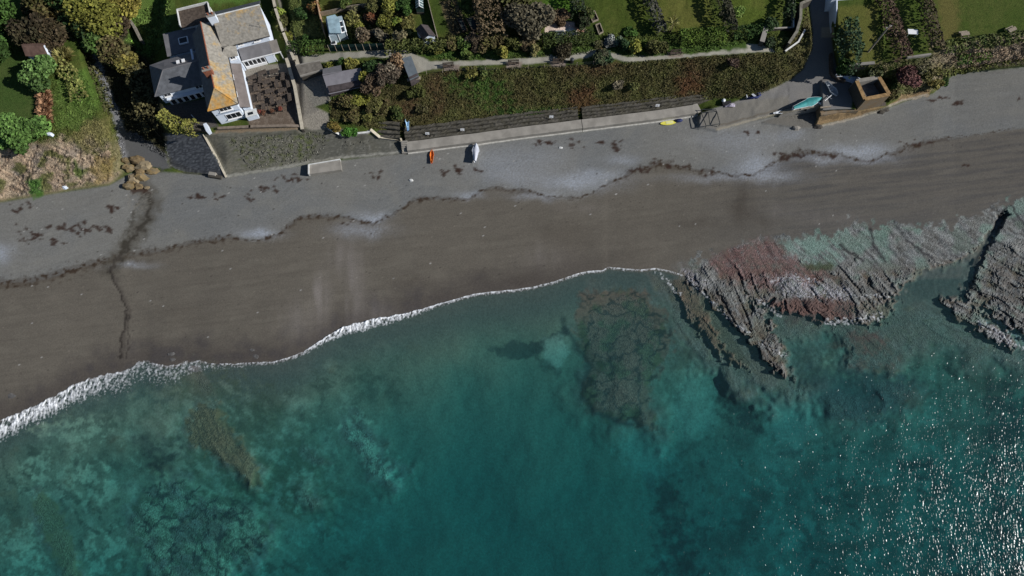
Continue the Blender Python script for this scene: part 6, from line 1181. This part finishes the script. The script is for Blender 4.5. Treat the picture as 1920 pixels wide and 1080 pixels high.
for i, (x, y, r, h, c, c2, lab) in enumerate([(848, 84, 1.5, 1.8, OL, BR, 'olive shrub at the foot of the vegetable plot'), (868, 88, 1.5, 1.7, MG, OL, 'green shrub at the foot of the plot right of the olive one'), (892, 84, 1.8, 2.2, BR, GB, 'brown bare shrub below the cloche frames'), (912, 88, 1.7, 2.2, OL, BR, 'olive brown shrub below the bare hedge'), (820, 100, 1.3, 1.3, OL, YG, 'olive shrub on the grass verge nearest the shelter'), (874, 104, 1.4, 1.2, MG, OL, 'low green shrub on the verge under the plot'), (941, 104, 1.5, 2.4, lc(126, 116, 62), YG, 'tall yellowish conical bush beside the path'), (1002, 104, 1.2, 2.3, lc(130, 120, 82), OL, 'pale straw conical bush beside the path'), (938, 82, 1.7, 2, BR, OL, 'brown shrub below the big bare bush, left'), (966, 86, 1.7, 1.8, lc(70, 74, 36), OL, 'olive green shrub below the big bare bush'), (985, 84, 1.5, 2, lc(88, 80, 58), BR, 'tan shrub below the big bare bush, right'), (1052, 103, 2.1, 1.7, lc(50, 48, 32), lc(64, 56, 40), 'dark brown round bush on the verge left of the path fork'), (1188, 100, 1.5, 2.3, lc(128, 128, 62), YG, 'bright yellowish bush right of the path fork'), (1172, 96, 1.4, 1.8, DG, lc(44, 60, 40), 'dark bush left of the bright yellowish one'), (1228, 104, 2.3, 2.6, lc(60, 58, 34), OL, 'large dark olive bush right of the bright yellowish one'), (1144, 80, 1.2, 1.1, lc(120, 124, 120), GB, 'silvery grey plant at the lawn corner'), (1158, 80, 1.0, 1.0, lc(116, 120, 112), MG, 'smaller silvery plant right of the other silvery one'), (1122, 84, 1.0, .8, lc(76, 74, 60), OL, 'low grey brown shrub below the raised beds'), (1182, 62, 1.2, .7, MG, None, 'low green patch of shrub on the middle lawn'), (1378, 28, 1.5, 1.6, lc(110, 122, 62), MG, 'small pale green bush on the right-hand lawn'), (1442, 50, 1.6, 1.9, lc(50, 62, 40), DG, 'dark bush in the corner of the right-hand lawn'), (1455, 84, 1.3, 1.2, lc(62, 70, 32), OL, 'green shrub by the path end'), (1438, 86, 1.5, 1.5, DG, lc(44, 48, 36), 'dark rounded shrub beside the slanted stone wall'), (1470, 80, 1.0, 1.0, lc(90, 92, 44), OL, 'yellowish shrub at the path end by the curved wall'), (1100, 30, 1.5, 2, DG, OL, 'dark shrub left of the upper raised bed'), (1092, 52, 1.4, 1.8, lc(50, 46, 36), DG, 'dark brown shrub right of the patio'), (1052, 34, 1.8, 1.4, lc(96, 80, 60), BR, 'brown border shrub above the patio, right'), (1035, 34, 1.6, 1.4, lc(84, 72, 54), BR, 'brown border shrub above the patio, left'), (1016, 50, 1.2, 2, lc(84, 96, 44), OL, 'yellow green shrub left of the patio')]): shrub(x, y-(5 if y > 88 and x > 1000 and 'path bend' not in lab else 0), r*(.86 if y > 88 else 1), h, c, c2, lab)
hedge('bare_hedge', 'tall bare brown hedge between the plot and the big bush', [(905, -20), (916, 30), (926, 84)], 4.6, 3.6, lc(98, 84, 64), lc(76, 66, 48), 26, .26, None, 'hedge', .25)
tree(990, 62, 4.6, 5, lc(82, 76, 60), lc(66, 62, 50), 'big grey brown bare tree left of the patio'); tree(965, 10, 3.2, 5, lc(70, 66, 50), OL, 'brown bare tree at the top edge left of the patio'); tree(948, -10, 3.0, 5, lc(84, 80, 50), OL, 'olive brown tree at the top edge beside the bare hedge')
hedge('hedge', 'clipped dark green hedge in front of the patio', [(1018, 83), (1064, 80), (1112, 74)], 2.6, 1.8, lc(52, 60, 28), lc(40, 50, 24), 44, .2, 'clipped hedges', 'hedge', .06)
hedge('hedge', 'clipped bright green hedge at the foot of the wide lawn', [(1272, 76), (1316, 74), (1358, 72)], 3.0, 1.6, lc(72, 88, 30), lc(54, 74, 28), 44, .22, 'clipped hedges', 'hedge', .14)
hedge('hedge', 'low green hedge at the foot of the right-hand lawn', [(1372, 66), (1404, 63), (1434, 61)], 2.4, 1.2, MG, DG, 36, .24, 'clipped hedges', 'hedge', .15)
for lab, pts, wd, h, c, c2 in (('dark garden hedge left of the wide lawn', [(1204, -30), (1220, 20), (1240, 68)], 1.8, 2.0, lc(52, 56, 46), lc(74, 72, 66)), ('tall dark hedge right of the wide lawn', [(1336, -30), (1354, 20), (1370, 70)], 1.5, 2.7, lc(44, 46, 36), lc(58, 56, 42)), ('dark hedge along the left of the patio lawn', [(1074, -30), (1080, 10), (1084, 40)], 2.4, 2.6, lc(46, 48, 38), DG), ('dark hedge beside the white topped wall', [(1477, -30), (1477, 10), (1474, 46)], 1.5, 2.2, lc(40, 46, 32), DG), ('dark green hedge on the bank right of the shaded road', [(1574, 62), (1580, 92), (1586, 118), (1590, 138)], 3.0, 4.3, lc(50, 66, 50), DG), ('purple brown hedge beside the telegraph pole', [(1646, -20), (1662, 40), (1678, 84), (1690, 118)], 2.4, 2.2, lc(86, 66, 56), lc(66, 56, 44)), ('brown hedge left of the clifftop lawn', [(1718, -30), (1736, 40), (1752, 96)], 2.2, 1.8, lc(82, 70, 52), lc(60, 56, 40)), ('green hedge along the clifftop edge', [(1764, 92), (1810, 84), (1860, 78), (1930, 70)], 2.2, .9, lc(58, 72, 32), OL), ('gorse strip along the top of the right cliff face', [(1785, 112), (1820, 104), (1850, 100)], 3.2, .9, lc(70, 82, 30), MG), ('low green growth at the foot of the right cliff', [(1760, 138), (1800, 132), (1860, 120), (1930, 112)], 1.8, .6, lc(74, 80, 36), OL)):
    hedge('garden_hedge', lab, pts, wd, h, c, c2, 26, .3, 'rough garden hedges', 'hedge', .25)
shrub(1122, 114, 1.9, 1.5, lc(46, 58, 36), lc(70, 64, 50), 'dark bush standing on the path bend, left half'); shrub(1138, 114, 1.4, 1.3, lc(50, 66, 50), DG, 'grey green bush on the path bend, right half')
shrub(1694, 140, 3.0, 2.2, lc(92, 60, 58), lc(70, 52, 46), 'round purple bush below the purple hedge'); shrub(1636, 136, 1.5, 1.5, lc(76, 80, 60), OL, 'grey green shrub behind the boathouse'); shrub(1616, 138, 1.2, 1.3, DG, OL, 'dark shrub behind the left of the boathouse'); shrub(1722, 132, 1.8, 1.2, OL, GB, 'olive grey shrub right of the purple bush'); shrub(1668, 158, 1.4, 1.2, DG, OL, 'dark shrub against the right wall of the boathouse'); shrub(1672, 180, 1.1, .8, OL, BR, 'low olive shrub at the lower right of the boathouse'); shrub(1750, 158, 1.6, 1.2, OL, lc(120, 104, 60), 'tan shrub at the end of the beach wall'); shrub(1768, 150, 1.4, .8, MG, DG, 'green shrub at the foot of the right cliff slope'); shrub(1576, 134, 1.6, 3.4, DG, MG, 'dark shrub overhanging the road above the boats')
shrub(1740, 140, 1.8, 1.4, OL, lc(100, 92, 60), 'olive shrub between the purple bush and the cliff')
# scrub round the long shed
for a in [(700, 168, 2.4, 2.6, lc(72, 62, 50), BR, 'brown bare bush right of the long shed'), (728, 150, 2.6, 3, lc(74, 62, 52), GB, 'large brown bare bush left of the shelter'), (742, 128, 2.0, 2.6, lc(128, 104, 78), BR, 'tan bare bush behind the shelter'), (703, 138, 2.0, 2.4, DG, lc(46, 64, 34), 'dark green bush between shed and tan bush'), (688, 150, 1.2, 2.2, lc(124, 120, 54), YG, 'yellow green climber at the end of the long shed'), (662, 134, 1.8, 1.6, lc(118, 112, 52), OL, 'yellow green bush over the back of the long shed'), (643, 122, 1.0, 1.2, DG, MG, 'small dark round bush on the path edge behind the shed'), (622, 128, 1.2, .9, OL, YG, 'olive shrub behind the stone store'), (652, 196, 1.8, 1.6, OL, BR, 'olive shrub in front of the long shed, left'), (676, 190, 1.6, 1.5, OL, YG, 'olive yellow shrub in front of the long shed, right'), (700, 202, 1.8, 1.6, lc(84, 76, 50), OL, 'tan olive shrub below the long shed'), (662, 218, 1.7, 1.3, BR, OL, 'brown shrub above the small walled bed'), (688, 222, 1.7, 1.3, OL, lc(100, 98, 52), 'pale olive shrub above the brown stone rows'), (720, 206, 1.7, 1.3, OL, BR, 'olive brown shrub on the bank left of the blue kayak'), (745, 212, 1.5, 1.2, DG, OL, 'dark shrub on the bank just left of the blue kayak'), (780, 175, 1.7, 1.4, lc(58, 66, 30), OL, 'green olive shrub below the shelter'), (790, 205, 1.5, .9, lc(66, 58, 44), OL, 'brown low shrub right of the blue kayak'), (629, 240, 1.3, 1.2, lc(120, 98, 48), OL, 'golden brown bush in the small walled bed'), (655, 248, 1.5, .9, lc(62, 104, 40), MG, 'bright green bush in the small walled bed'), (882, 137, 1.3, 1.0, lc(116, 110, 56), OL, 'yellowish shrub hanging over the bank below the path'), (906, 138, 1.3, .9, DG, OL, 'dark low shrub on the bank below the path'), (1157, 160, 1.2, 1.0, lc(104, 96, 78), GB, 'pale grey shrub alone on the middle of the bank'), (1186, 162, 1.2, .9, lc(96, 98, 64), OL, 'pale green shrub on the bank right of the grey one'), (1376, 116, 1.4, .8, lc(60, 50, 48), BR, 'dark purplish low shrub near the top of the bank')]:
    shrub(*a, group='scrub bushes on the bank')
# palm on the lawn edge
b = G(1256, 60); t = thing('palm', 'spiky pale palm at the corner of the wide lawn', 'palm', b); MB().tube([(0, 0, -.2), (.1, 0, 1.2), (.1, .1, 2.2)], [.22, .18, .16], 8).build('trunk', M_bark, None).parent = t
q = np.random.default_rng(5); V = []; 
for k in range(46):
    a = q.uniform(0, 6.283); e = q.uniform(-.2, 1.1); d = Vector((math.cos(a)*math.cos(e), math.sin(a)*math.cos(e), math.sin(e))); s_ = Vector((-math.sin(a), math.cos(a), 0))*.07; L_ = q.uniform(1.3, 2.0); o = Vector((.1, .1, 2.2))
    V += [o-s_*.3, o+s_*.3, o+d*L_*.55+s_, o+d*L_-Vector((0, 0, .35)), o+d*L_*.55-s_]
mesh_np('fronds', np.array([tuple(v) for v in V]), np.arange(len(V)).reshape(-1, 5), M_leaf, np.repeat(np.array([lc(150, 146, 96)])*q.uniform(.5, 1.1, 46)[:, None], 5, 0), t)

# ------------------------------------------------------------------ ground cover nobody could count
def cover(name, label, regions, cat='ground cover'):
    Ps, Cs = [], []
    for pts, n, h_, jit in regions:
        p, c = scatter(name, label, pts, n, .3, jit, h_*.6); c = c*1.08; Ps.append(p); Cs.append(c)
    p = np.concatenate(Ps); c = np.concatenate(Cs); o = leaves(name, p, .24, c, None, .55, 1.7, .1); tag(o, label, cat, None, 'stuff')
cover('bank_scrub', 'mottled brown and green scrub covering the bank below the path', [(BANK, 26000, .24, .14)])
cover('rough_herbage', 'rough herbage on the headland, lane banks and garden margins', [
    ([(100, 118), (150, 130), (200, 200), (232, 262), (236, 300), (205, 300), (140, 262), (100, 240), (92, 170)], 4500, .2, .16), ([(205, 60), (320, -10), (322, 60), (285, 120), (250, 150), (200, 110)], 6000, .5, .28), ([(120, 20), (240, 60), (290, 160), (318, 300), (245, 260), (205, 180), (150, 90)], 6000, .5, .25),
    ([(640, 120), (760, 105), (770, 150), (700, 185), (640, 180)], 4500, .6, .28), ([(615, 180), (690, 180), (760, 215), (758, 240), (690, 240), (620, 228)], 5000, .6, .28), ([(640, 10), (775, 10), (775, 84), (660, 84), (655, 40)], 6000, .45, .3), ([(800, 70), (1110, 78), (1112, 100), (1000, 107), (830, 113), (770, 95)], 4500, .22, .16), ([(1010, 64), (1120, 60), (1240, 66), (1400, 64), (1480, 62), (1478, 84), (1400, 80), (1330, 96), (1180, 106), (1130, 90)], 3500, .2, .16), ([(1600, 124), (1700, 112), (1744, 104), (1930, 72), (1930, 112), (1780, 138), (1742, 172), (1690, 180), (1668, 170), (1652, 142)], 5000, .3, .2), ([(838, 2), (900, 2), (900, 70), (850, 70)], 2500, .4, .3),
    ([(540, -10), (600, -10), (612, 80), (548, 80)], 2000, .2, .25), ([(0, 262), (100, 242), (200, 255), (215, 270), (100, 266), (0, 275)], 1200, .25, .2)])
cover('wall_weeds', 'weeds growing from the grey sloping sea wall', [([(425, 258), (600, 247), (620, 262), (590, 300), (470, 318)], 900, .2, .2), ([(640, 262), (700, 262), (700, 280), (640, 285)], 30, .15, .2)])
for o in list(bpy.data.objects):
    if '_o' in o: del o['_o']
